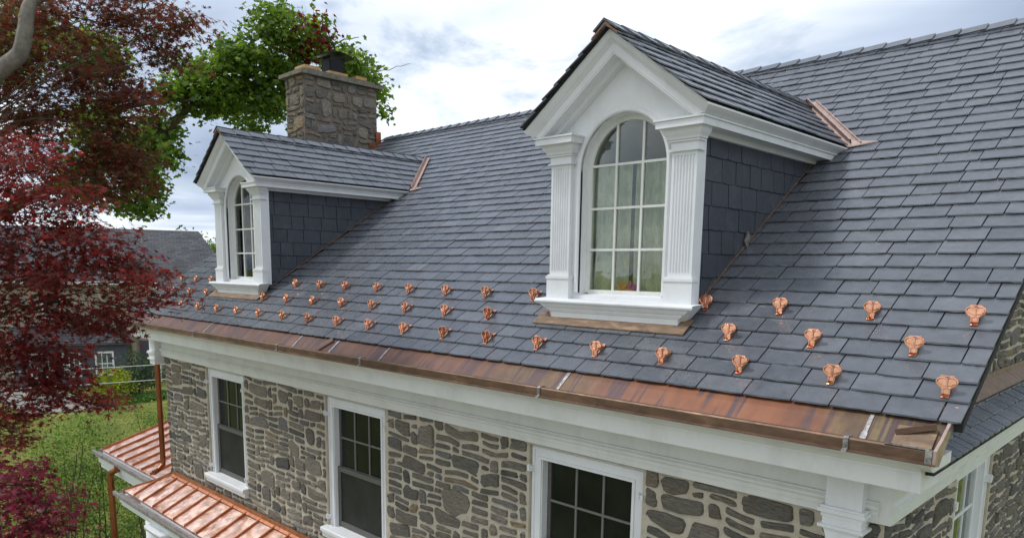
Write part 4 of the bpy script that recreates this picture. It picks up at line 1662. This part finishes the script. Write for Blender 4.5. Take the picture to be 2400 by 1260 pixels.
# ------------------------------------------------------------------ neighbouring house
ND = Vector((-.948, .319, 0)).normalized()
NR = Vector((-ND.y * -1, ND.x * -1, 0))
NR = Vector((.319, .948, 0)).normalized()
NO = Vector((-45.6, 10.6, 0))
npos = lambda u, v, z: tuple(NO + NR * u + ND * v + Vector((0, 0, z)))
nb = empty('neighbour_house', npos(-1.5, 4, 0), 'large beige sided house with dark shingle roof beyond the lawn', 'house')


def nbox(u0, u1, v0, v1, z0, z1, mb=None):
    mb = mb or MB()
    i = len(mb.v)
    for z in (z0, z1):
        for (u, v) in ((u0, v0), (u1, v0), (u1, v1), (u0, v1)):
            mb.pt(npos(u, v, z))
    for q in ((0, 3, 2, 1), (4, 5, 6, 7), (0, 1, 5, 4), (1, 2, 6, 5), (2, 3, 7, 6), (3, 0, 4, 7)):
        mb.f.append([i + k for k in q])
    return mb


mb = nbox(-8, 6.1, .4, 9.0, 0, 5.1)
for u in (-8,):
    mb.face([npos(u, .4, 5.3), npos(u, 9.0, 5.3), npos(u, 4.7, 8.55)])
nbox(-6.0, 1.9, -1.5, .4, 0, 5.5, mb)
mb.build('wall', 'siding', nb)
mb = MB()
nsl = lambda v: 5.25 + (8.72 - 5.25) * min(v, 9.4 - v) / 4.7
pr = [(-.1, 5.17), (4.7, 8.70), (9.5, 5.17), (9.5, 5.05), (4.7, 8.55), (-.1, 5.05)]
mb.prism(pr, lambda p, q, t: npos(t, p, q), -8.4, 4.6)
mb.face([npos(4.6, -.1, 5.17), npos(6.4, -.1, 5.17), npos(4.6, 4.7, 8.70)])
mb.face([npos(6.4, -.1, 5.17), npos(6.4, 9.5, 5.17), npos(4.6, 4.7, 8.70)])
mb.face([npos(6.4, 9.5, 5.17), npos(4.6, 9.5, 5.17), npos(4.6, 4.7, 8.70)])
mb.face([npos(4.6, -.1, 5.05), npos(6.4, -.1, 5.05), npos(6.4, 9.5, 5.05), npos(4.6, 9.5, 5.05)])
nroof = mb.build('roof', 'shingle', nb)
mb = MB()
mb.prism([(-2.1, 5.62), (1.9, 8.0), (2.3, 8.0), (2.3, 7.7), (-2.1, 5.5)], lambda p, q, t: npos(t, p, q), -6.4, .45)
mb.build('wing_roof', 'shingle', nb)
mb = nbox(-6.4, .5, -2.2, -2.1, 5.44, 5.62)
nbox(.5, 6.4, -.2, -.1, 5.02, 5.2, mb)
mb.build('eave_gutter', 'far_white', nb)
# slate-blue bay with white framed windows
mb = nbox(-5.0, .1, -3.0, -1.5, 0, 2.45)
mb.build('bay', 'slate_blue_siding', nb)
mb = MB()
mb.prism([(-3.3, 2.42), (-1.5, 3.2), (-1.5, 3.05), (-3.3, 2.3)], lambda p, q, t: npos(t, p, q), -5.3, .3)
mb.build('bay_roof', 'shingle', nb)
for (u0, u1) in ((-4.4, -3.5), (-2.95, -2.1), (-1.45, -.55)):
    z0, z1 = .62, 1.92
    mb = MB()
    for (a, b, c_, d_) in ((u0, u0 + .09, z0, z1), (u1 - .09, u1, z0, z1), (u0 + .09, u1 - .09, z0, z0 + .1), (u0 + .09, u1 - .09, z1 - .1, z1)):
        nbox(a, b, -3.06, -3.0, c_, d_, mb)
    w = mb.build('window', 'far_white', nb)
    nbox(u0 + .09, u1 - .09, -3.03, -3.005, z0 + .1, z1 - .1).build('pane', 'far_glass', w)
    mb = MB()
    for k in (1, 2):
        uu = u0 + .09 + (u1 - u0 - .18) * k / 3
        nbox(uu - .018, uu + .018, -3.045, -3.03, z0 + .1, z1 - .1, mb)
    nbox(u0 + .09, u1 - .09, -3.046, -3.031, (z0 + z1) / 2 - .025, (z0 + z1) / 2 + .025, mb)
    mb.build('muntin', 'far_white', w)
for (u0, u1, z0, z1) in ((2.4, 3.4, 3.2, 4.6), (-3.8, -2.9, 3.6, 4.9)):
    v = .4 if u0 > 0 else -1.5
    w = nbox(u0, u1, v - .08, v, z0, z1).build('window', 'far_white', nb)
    nbox(u0 + .1, u1 - .1, v - .1, v - .081, z0 + .1, z1 - .1).build('pane', 'far_glass', w)
# timber stair and posts against the wall
for (a, b) in (((-1.3, -2.0, 5.4), (-.35, -2.0, 2.9)), ((-.75, -2.0, 5.4), (.2, -2.0, 2.9)), ((.15, -1.9, 3.0), (.75, -1.9, .1))):
    bar(nb, 'brace', 'timber', npos(*a), npos(*b), .06, .12)
for u in (.35, 1.55):
    nbox(u, u + .22, -1.95, -1.75, 0, 5.5).build('post', 'far_white' if u > 1 else 'timber', nb)
nbox(.75, 1.25, -1.58, -1.5, .1, 2.3).build('door', 'slate_blue_siding', nb)

# ------------------------------------------------------------------ vegetation
def leaf_template(tips, notch, spread, base=0.12):
    """palmate outline, unit size: returns verts (n,3) and fan tris"""
    pts = [(0.0, -0.02, 0.0)]
    ring = []
    nt = len(tips)
    for k, L in enumerate(tips):
        a = math.radians(-spread + 2 * spread * k / (nt - 1)) + math.pi / 2
        if k == 0:
            ring.append((0.05, -.06, 0))
        ring.append((math.cos(a) * L, math.sin(a) * L, -.10 * L))
        if k < nt - 1:
            b = a + math.radians(spread / (nt - 1))
            r = notch * min(L, tips[k + 1])
            ring.append((math.cos(b) * r, math.sin(b) * r, 0.02))
    ring.append((-.05, -.06, 0))
    V = np.array(pts + ring, float)
    n = len(ring)
    F = [(0, 1 + k, 2 + k) for k in range(n - 1)]
    return V, np.array(F)


JM = leaf_template([.38, .72, .95, 1.0, .95, .72, .38], .36, 125)
PLF = leaf_template([.66, .9, 1.0, .9, .66], .74, 110)
SMP = (np.array([(0, -.5, 0), (.26, -.1, .04), (.2, .25, .03), (0, .55, -.06), (-.2, .25, .03), (-.26, -.1, .04)], float), np.array([(0, 1, 2), (0, 2, 3), (0, 3, 4), (0, 4, 5)]))


def crown(name, tmpl, P, size, nrm, yaw, tint, mat, parent):
    """P (n,3) leaf positions, nrm (n,3) normals, tint (n,3)"""
    V0, F0 = tmpl
    n = len(P)
    nrm = nrm / np.linalg.norm(nrm, axis=1)[:, None]
    ref = np.stack([np.cos(yaw), np.sin(yaw), np.zeros(n)], 1)
    t = ref - nrm * (ref * nrm).sum(1)[:, None]
    t /= np.linalg.norm(t, axis=1)[:, None] + 1e-9
    b = np.cross(nrm, t)
    V = P[:, None, :] + size[:, None, None] * (V0[None, :, 0:1] * t[:, None, :] + V0[None, :, 1:2] * b[:, None, :] + V0[None, :, 2:3] * nrm[:, None, :])
    m = len(V0)
    F = (F0[None] + (np.arange(n) * m)[:, None, None]).reshape(-1, 3)
    V = V.reshape(-1, 3)
    c = (V.min(0) + V.max(0)) / 2
    me = bpy.data.meshes.new(name)
    me.vertices.add(len(V)); me.vertices.foreach_set('co', (V - c).astype(np.float32).ravel())
    me.loops.add(F.size); me.loops.foreach_set('vertex_index', F.astype(np.int32).ravel())
    me.polygons.add(len(F)); me.polygons.foreach_set('loop_start', np.arange(0, F.size, 3, dtype=np.int32))
    me.update()
    at = me.color_attributes.new('tint', 'FLOAT_COLOR', 'POINT')
    colr = np.ones((len(V), 4), np.float32)
    colr[:, :3] = np.repeat(tint, m, axis=0)
    at.data.foreach_set('color', colr.ravel())
    me.materials.append(MATS[mat])
    o = bpy.data.objects.new(name, me)
    COL.objects.link(o)
    place(o, c, parent)
    return kind(o, 'stuff')


def sprays(blobs, dens, seed, flat=0.45, per=14, spread=0.14, tilt=0.5):
    """leaf positions gathered in sprays inside ellipsoidal boughs"""
    G = np.random.default_rng(seed)
    PP, NN, ID = [], [], []
    for bi, (x, y, z, rx, rz) in enumerate(blobs):
        n = max(8, int(dens * (rx * rz) ** 0.85))
        ns = max(3, n // per)
        u = G.normal(size=(ns, 3)); u /= np.linalg.norm(u, axis=1)[:, None]
        rr = G.uniform(.25, 1.0, ns) ** .6
        C = np.array([x, y, z]) + u * rr[:, None] * np.array([rx, rx, rz])
        out = u * np.array([1, 1, .7])
        for k in range(ns):
            m_ = per
            L = G.normal(size=(m_, 3)) * np.array([spread, spread, spread * flat])
            # spray droops outward
            L[:, 2] -= .25 * np.abs(L[:, 0] * out[k, 0] + L[:, 1] * out[k, 1])
            PP.append(C[k] + L)
            base = np.array([out[k, 0] * .5, out[k, 1] * .5, 1.0])
            NN.append(base + G.normal(size=(m_, 3)) * tilt)
            ID.append(np.full(m_, bi))
    return np.concatenate(PP), np.concatenate(NN), np.concatenate(ID), G


def limb(mb, pts, r0, r1, n=7, wob=0.0, seed=1):
    R = random.Random(seed)
    P_ = [Vector(p) for p in pts]
    out = []
    segs = 5
    for k in range(len(P_) - 1):
        for j in range(segs):
            t = j / segs
            a = P_[max(k - 1, 0)]; b = P_[k]; c = P_[k + 1]; d_ = P_[min(k + 2, len(P_) - 1)]
            q = 0.5 * ((2 * b) + (-a + c) * t + (2 * a - 5 * b + 4 * c - d_) * t * t + (-a + 3 * b - 3 * c + d_) * t ** 3)
            out.append(q + Vector((R.uniform(-wob, wob), R.uniform(-wob, wob), R.uniform(-wob, wob))))
    out.append(P_[-1])
    rad_ = [r0 + (r1 - r0) * (k / (len(out) - 1)) for k in range(len(out))]
    mb.tube(out, rad_, n)


# --- red Japanese maple in front of the left end of the house
MAPLE = [(-7.77, -2.39, 8.62, 0.44, 0.33), (-7.26, -2.07, 8.66, 0.47, 0.29), (-6.94, -1.73, 8.7, 0.4, 0.2), (-6.63, -1.5, 8.61, 0.23, 0.14), (-6.76, -1.55, 8.35, 0.16, 0.09), (-6.92, -1.68, 8.43, 0.22, 0.15), (-7.73, -2.24, 8.15, 0.53, 0.34), (-7.41, -1.85, 8.2, 0.42, 0.27), (-7.17, -1.77, 8.0, 0.26, 0.19), (-7.71, -2.18, 7.68, 0.58, 0.31), (-7.4, -1.83, 7.69, 0.29, 0.31), (-7.35, -2.0, 7.33, 0.34, 0.21), (-7.98, -2.39, 7.94, 0.31, 0.23), (-7.19, -1.83, 7.38, 0.17, 0.19),
         (-6.62, -2.75, 7.28, 0.35, 0.26), (-6.59, -2.61, 7.0, 0.43, 0.26), (-6.44, -2.46, 6.78, 0.36, 0.18), (-6.83, -2.75, 6.68, 0.33, 0.27), (-6.56, -2.51, 6.52, 0.44, 0.18), (-6.36, -2.21, 6.59, 0.25, 0.13), (-6.21, -2.06, 6.47, 0.24, 0.11), (-6.17, -1.94, 6.35, 0.14, 0.06), (-6.45, -2.15, 6.26, 0.28, 0.11),
         (-7.02, -2.68, 6.23, 0.42, 0.24), (-6.83, -2.36, 6.16, 0.39, 0.16), (-6.68, -2.22, 6.04, 0.2, 0.07), (-7.23, -2.72, 5.83, 0.36, 0.25), (-7.08, -2.51, 5.76, 0.31, 0.22), (-7.14, -2.37, 5.46, 0.26, 0.13), (-7.1, -2.22, 5.37, 0.17, 0.08), (-7.33, -2.73, 5.45, 0.33, 0.22), (-7.36, -2.84, 5.17, 0.22, 0.16),
         (-6.08, -3.1, 5.04, 0.24, 0.2), (-5.86, -2.99, 4.87, 0.23, 0.17), (-6.09, -3.14, 4.73, 0.25, 0.21), (-5.84, -2.94, 4.7, 0.15, 0.09),
         (-7.68, -2.96, 8.34, 0.55, 0.41), (-7.31, -3.12, 7.45, 0.53, 0.43), (-7.11, -3.19, 6.63, 0.49, 0.43), (-7.13, -3.29, 5.81, 0.5, 0.43), (-6.54, -3.42, 5.04, 0.43, 0.37)]
maple = empty('japanese_maple', (-7.9, -3.6, 0), 'dark red leaved maple tree with grey limbs in front of the stone house', 'tree')
mb = MB()
limb(mb, [(-7.9, -3.6, -.05), (-7.95, -3.5, 2.2), (-7.8, -3.3, 4.4), (-7.6, -3.05, 6.0), (-7.45, -2.95, 7.6)], .16, .075, 10, .01)
maple_trunk = mb.build('trunk', 'bark_grey', maple, smooth=True)
mb = MB()
limb(mb, [(-7.45, -2.95, 7.6), (-7.25, -2.80, 8.0), (-7.05, -2.62, 8.22), (-6.98, -2.55, 8.55), (-6.96, -2.35, 8.95), (-7.0, -2.2, 9.4)], .075, .035, 9, .004, 3)
maple_limbs = mb.build('limb', 'bark_grey', maple, smooth=True)
mb = MB()
limb(mb, [(-6.98, -2.55, 8.55), (-6.88, -2.35, 8.72), (-6.8, -2.1, 8.86), (-6.6, -1.75, 8.92)], .03, .008, 6, .006, 4)
R = random.Random(5)
cores = [(-7.8, -3.3, 4.4), (-7.6, -3.05, 6.0), (-7.45, -2.95, 7.6), (-7.7, -3.15, 5.2), (-7.52, -3.0, 6.8)]
for k, (x, y, z, rx, rz) in enumerate(MAPLE):
    s = min(cores, key=lambda c: abs(c[2] + .35 - z) + .2 * abs(c[0] - x))
    mid = ((s[0] + x) / 2 + R.uniform(-.1, .1), (s[1] + y) / 2 + R.uniform(-.1, .1), (s[2] + z) / 2 + .16)
    limb(mb, [s, mid, (x, y, z - .02)], .007, .003, 5, .01, k)
    for j in range(5):
        a = R.uniform(0, 6.28)
        limb(mb, [(x, y, z - .02), (x + math.cos(a) * rx * .5, y + math.sin(a) * rx * .5, z + R.uniform(-.3, .5) * rz), (x + math.cos(a) * rx * .95, y + math.sin(a) * rx * .95, z + R.uniform(-.6, .3) * rz)], .006, .002, 4, .006, k * 7 + j)
mb.build('twigs', 'bark_brown', maple, smooth=True)
P_, N_, I_, G = sprays(MAPLE, 6400, 4, .42, 15, .08, .6)
n = len(P_)
zc = P_[:, 2]
bases = np.array([(.175, .030, .028), (.125, .030, .026), (.235, .034, .030), (.10, .038, .026)])
wts = G.integers(0, 4, n)
tint = bases[wts]
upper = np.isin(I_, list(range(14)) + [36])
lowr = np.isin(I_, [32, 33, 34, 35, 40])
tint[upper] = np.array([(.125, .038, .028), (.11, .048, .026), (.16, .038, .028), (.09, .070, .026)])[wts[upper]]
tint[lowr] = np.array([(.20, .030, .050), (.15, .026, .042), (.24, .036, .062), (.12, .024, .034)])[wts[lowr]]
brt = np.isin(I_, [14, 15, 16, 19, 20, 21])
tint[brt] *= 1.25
tint = tint * G.uniform(.6, 1.7, (n, 1))
crown('crown', JM, P_, G.uniform(.030, .058, n), N_, G.uniform(0, 6.28, n), tint, 'leaf', maple)
# the stray red twigs that reach towards the chimney side
# --- green plane tree behind the house
PLANE = [(-16.15, 4.51, 11.9, 0.57, 0.38), (-16.44, 5.31, 11.86, 0.65, 0.45), (-16.74, 6.05, 12.03, 0.31, 0.36), (-16.64, 3.92, 11.23, 0.67, 0.43), (-16.96, 4.7, 11.07, 0.85, 0.55), (-17.19, 5.61, 11.18, 0.52, 0.58), (-17.03, 3.48, 10.67, 0.67, 0.43), (-17.77, 3.38, 10.86, 0.44, 0.54), (-17.95, 4.52, 10.51, 0.99, 0.4), (-16.62, 4.65, 10.34, 0.5, 0.35), (-17.88, 3.54, 10.24, 0.55, 0.3), (-16.4, 4.04, 9.73, 0.21, 0.17), (-17.69, 2.74, 10.41, 0.24, 0.34), (-18.38, 2.73, 9.71, 0.45, 0.55), (-17.46, 1.99, 9.05, 0.56, 0.56), (-17.87, 2.71, 9.04, 0.31, 0.24), (-18.68, 2.38, 8.45, 0.55, 0.45), (-17.72, 1.74, 7.91, 0.42, 0.21), (-18.19, 2.32, 7.88, 0.29, 0.18), (-19.42, 0.47, 11.64, 0.83, 0.55), (-18.42, -0.16, 10.64, 0.52, 0.52), (-18.62, 1.54, 11.11, 0.75, 0.56), (-17.56, 1.19, 9.4, 0.63, 0.54), (-18.26, 1.08, 8.39, 0.56, 0.56), (-16.46, 6.49, 11.82, 0.15, 0.23), (-15.36, 6.11, 11.26, 0.38, 0.28), (-15.71, 6.73, 11.1, 0.31, 0.25), (-16.1, 7.3, 10.96, 0.15, 0.24), (-15.15, 6.7, 10.26, 0.09, 0.18), (-16.13, 6.41, 11.21, 0.47, 0.25), (-17.48, 5.42, 12.79, 0.15, 0.15), (-16.05, 5.64, 12.28, 0.12, 0.14)]
plane = empty('plane_tree', (-21.5, -2.6, 0), 'green broad leaved tree rising behind the chimney and the red maple', 'tree')
mb = MB()
limb(mb, [(-21.5, -2.6, -.1), (-21.4, -2.4, 3.0), (-21.0, -1.9, 6.2), (-20.5, -1.0, 8.8), (-19.9, -.1, 11.2)], .42, .14, 12, .02)
mb.build('trunk', 'bark_brown', plane, smooth=True)
mb = MB()
limb(mb, [(-20.9, -1.7, 6.6), (-19.6, .6, 8.2), (-18.9, 1.7, 9.0), (-18.2, 2.75, 9.6), (-17.7, 3.3, 10.2), (-17.2, 4.4, 10.7), (-16.7, 5.4, 11.2), (-16.2, 6.4, 11.4)], .15, .03, 8, .03, 2)
limb(mb, [(-20.5, -1.0, 8.8), (-19.5, .6, 9.8), (-18.9, 1.5, 9.95), (-18.0, 2.5, 10.2), (-17.4, 3.2, 10.35), (-16.8, 3.9, 11.2), (-16.2, 4.6, 11.9)], .08, .02, 7, .03, 5)
limb(mb, [(-16.7, 5.4, 11.2), (-16.4, 6.2, 11.9), (-16.3, 6.9, 12.2)], .03, .008, 5, .02, 8)
limb(mb, [(-16.2, 6.4, 11.4), (-15.8, 6.9, 11.3), (-15.6, 7.4, 11.45), (-15.4, 7.8, 11.6)], .016, .004, 5, .03, 9)
main_nodes = [(-18.9, 2.0, 8.9), (-18.2, 2.75, 9.6), (-17.7, 3.3, 10.2), (-17.2, 4.4, 10.7), (-16.7, 5.4, 11.2), (-16.2, 6.4, 11.4), (-18.9, 1.7, 9.9), (-16.8, 3.9, 11.2), (-19.9, -.1, 11.2), (-19.6, .6, 8.2)]
for k, (x, y, z, rx, rz) in enumerate(PLANE):
    s = min(main_nodes, key=lambda c: (Vector(c) - Vector((x, y, z))).length)
    limb(mb, [s, ((s[0] + x) / 2, (s[1] + y) / 2, (s[2] + z) / 2 + .06), (x, y, z)], .022, .007, 5, .02, k)
mb.build('limbs', 'bark_brown', plane, smooth=True)
P_, N_, I_, G = sprays(PLANE, 2600, 14, .7, 8, .16, .8)
n = len(P_)
tint = np.array([(.095, .165, .024), (.15, .235, .035), (.06, .115, .02), (.21, .29, .055)])[G.integers(0, 4, n)] * G.uniform(.75, 1.3, (n, 1))
redd = np.isin(I_, [1, 2, 31]) & (G.random(n) < .38)
tint[redd] = np.array([.16, .022, .02]) * G.uniform(.7, 1.3, (redd.sum(), 1))
crown('crown', PLF, P_, G.uniform(.06, .115, n), N_, G.uniform(0, 6.28, n), tint, 'leaf', plane)

# --- loose green shrubs below
SHRUB = [(-17.11, 0.23, 3.1, 0.63, 0.36), (-17.85, -0.1, 2.46, 0.46, 0.55), (-18.2, 1.08, 2.08, 0.84, 0.69), (-16.96, 1.29, 1.9, 0.57, 0.85), (-17.91, 0.35, 1.59, 0.85, 0.85), (-18.38, 1.05, 0.72, 1.1, 0.55), (-16.95, 1.82, 2.93, 0.29, 0.43), (-17.64, 1.78, 3.03, 0.25, 0.25), (-18.81, 0.03, 0.95, 0.78, 0.68), (-17.26, 1.41, 0.76, 0.58, 0.39)]


def shrub(name, loc, blobs, label, cols, dens, size, seed, mat_bark='bark_brown', per=9, spread=.12, group=None, stems=7):
    t = empty(name, loc, label, 'shrub', group)
    R = random.Random(seed)
    mb = MB()
    for k in range(stems):
        b = blobs[k % len(blobs)]
        x0, y0 = loc[0] + R.uniform(-.25, .25), loc[1] + R.uniform(-.25, .25)
        tip = (b[0] + R.uniform(-.6, .6) * b[3], b[1] + R.uniform(-.6, .6) * b[3], b[2] + b[4] * R.uniform(.2, .9))
        limb(mb, [(x0, y0, -.03), ((x0 * 2 + tip[0]) / 3, (y0 * 2 + tip[1]) / 3, tip[2] * .5), tip], .022, .006, 5, .02, k)
    mb.build('stem', mat_bark, t, smooth=True)
    P_, N_, I_, G = sprays(blobs, dens, seed, .8, per, spread, .7)
    ok = P_[:, 2] > .02
    P_, N_ = P_[ok], N_[ok]
    n = len(P_)
    tint = np.array(cols)[G.integers(0, len(cols), n)] * G.uniform(.7, 1.35, (n, 1))
    crown('crown', SMP, P_, G.uniform(size[0], size[1], n), N_, G.uniform(0, 6.28, n), tint, 'leaf', t)
    return t


GRN = [(.12, .20, .035), (.18, .28, .05), (.25, .34, .08), (.08, .14, .028)]
shrub('tall_shrub', (-17.5, .2, 0), [SHRUB[0], SHRUB[1], SHRUB[4]], 'airy light green shrub with thin upright stems under the red maple', GRN, 4200, (.04, .075), 31, stems=6)
shrub('tall_shrub', (-17.0, 1.5, 0), [SHRUB[3], SHRUB[6], SHRUB[7], SHRUB[9]], 'tall loose green shrub behind the copper porch roof', GRN, 4000, (.035, .065), 32, stems=5)
shrub('low_shrub', (-18.3, .9, 0), [SHRUB[2], SHRUB[5], SHRUB[8]], 'dense low green shrub at the foot of the loose tall shrubs', GRN[:1] + GRN[3:], 2600, (.045, .075), 33, stems=5)
shrub('round_bush', (-38.4, 7.5, 0), [(-38.42, 7.54, 1.06, .93, .7), (-38.5, 7.3, .6, .9, .5), (-38.3, 8.0, .8, .6, .5)], 'yellow green rounded bush on the lawn before the dark one', [(.30, .33, .02), (.22, .27, .02), (.36, .36, .03), (.14, .19, .015)], 900, (.10, .17), 34, per=8, spread=.16)
shrub('dark_bush', (-39.6, 9.0, 0), [(-39.6, 9.0, 1.15, 1.15, 1.05), (-39.4, 8.6, .7, 1.1, .6), (-39.8, 9.9, 1.0, .9, .8)], 'dark green rhododendron bush growing beside the yellow bush', [(.03, .06, .022), (.045, .085, .035), (.075, .11, .06), (.02, .042, .016)], 900, (.10, .17), 35, per=8, spread=.16)
# bright ground cover bed below the bushes
G = np.random.default_rng(3)
n = 9000
t_ = G.random(n)
px_ = -37.4 + G.normal(0, .35, n) - 1.0 * t_ + G.uniform(-.5, .5, n)
py_ = 6.6 + 6.4 * t_
P_ = np.stack([px_, py_, G.uniform(.03, .22, n)], 1)
N_ = np.stack([G.normal(0, .5, n), G.normal(0, .5, n), np.ones(n)], 1)
tint = np.array([(.07, .15, .02), (.10, .20, .03), (.05, .11, .02)])[G.integers(0, 3, n)] * G.uniform(.7, 1.3, (n, 1))
o = crown('ground_cover', SMP, P_, G.uniform(.07, .14, n), N_, G.uniform(0, 6.28, n), tint, 'leaf', None)
tag(o, 'bright green ground cover bed in front of the bushes', 'plants')
# grass blades on the near lawn
n = 110000
P_ = np.stack([G.uniform(-36, -14, n), G.uniform(-7, 12, n), np.full(n, .025)], 1)
N_ = np.stack([G.normal(0, 1, n), G.normal(0, 1, n), G.uniform(.1, .5, n)], 1)
tint = np.array([(.17, .22, .03), (.23, .25, .045), (.13, .18, .028), (.28, .27, .08)])[G.integers(0, 4, n)] * G.uniform(.7, 1.25, (n, 1))
o = crown('grass', SMP, P_, G.uniform(.028, .055, n), N_, G.uniform(0, 6.28, n), tint, 'grass_blade', None)
tag(o, 'short yellow green grass of the lawn', 'grass')


def far_tree(loc, h, r, label, seed, dens=160, group='far trees', leaf=(.25, .45)):
    t = empty('far_tree', loc, label, 'tree', group)
    mb = MB()
    limb(mb, [(loc[0], loc[1], -.1), (loc[0], loc[1], h * .5), (loc[0] + .2, loc[1], h * .85)], r * .1, r * .03, 7)
    mb.build('trunk', 'bark_brown', t)
    R = random.Random(seed)
    bl = []
    for k in range(9):
        a = R.uniform(0, 6.28); q = R.uniform(0, .7) * r
        bl.append((loc[0] + math.cos(a) * q, loc[1] + math.sin(a) * q, h * R.uniform(.5, .9), r * .45, r * .4))
    P_, N_, I_, G = sprays(bl, dens, seed, .8, 8, .4, .7)
    n = len(P_)
    tint = np.array(GRN)[G.integers(0, 4, n)] * G.uniform(.6, 1.1, (n, 1))
    crown('crown', SMP, P_, G.uniform(*leaf, n), N_, G.uniform(0, 6.28, n), tint, 'leaf', t)


far_tree((-69.3, 24.3, 0), 10.4, 2.6, 'small distant tree top showing over the neighbour roof ridge', 41)
for k, (x, y, h) in enumerate(((-86, 34, 9.0), (-95, 27, 9.5), (-98, 12, 9.4), (-96, -4, 9.6), (-90, -18, 9.2))):
    far_tree((x, y, 0), h, 4.5, 'distant green tree on the horizon beyond the neighbouring house', 50 + k)

# cables strung across the side garden on two posts
for (x, y, lab) in ((-19.3, -.9, 'plain wooden cable post hidden among the shrubs'), (-18.3, 5.4, 'plain wooden cable post behind the stone house corner')):
    p = empty('cable_post', (x, y, 0), lab, 'post', 'cable posts')
    mb = MB()
    mb.tube([(x, y, -.05), (x, y, 2.2), (x, y, 4.32)], [.06, .055, .05], 10)
    mb.build('pole', 'timber', p)
    MB().box((x - .07, y - .07, 4.32), (x + .07, y + .07, 4.36)).build('cap', 'timber', p)
for z, lab in ((4.17, 'upper pale cable stretched across the side garden'), (3.80, 'lower pale cable stretched across the side garden')):
    mb = MB()
    pts = []
    for k in range(17):
        t = k / 16
        pts.append((-19.3 + 1.0 * t, -.9 + 6.3 * t, z + .02 - .10 * 4 * t * (1 - t) * .4))
    mb.tube(pts, .011, 6)
    tag(mb.build('cable', 'cable'), lab, 'cable', 'garden cables')
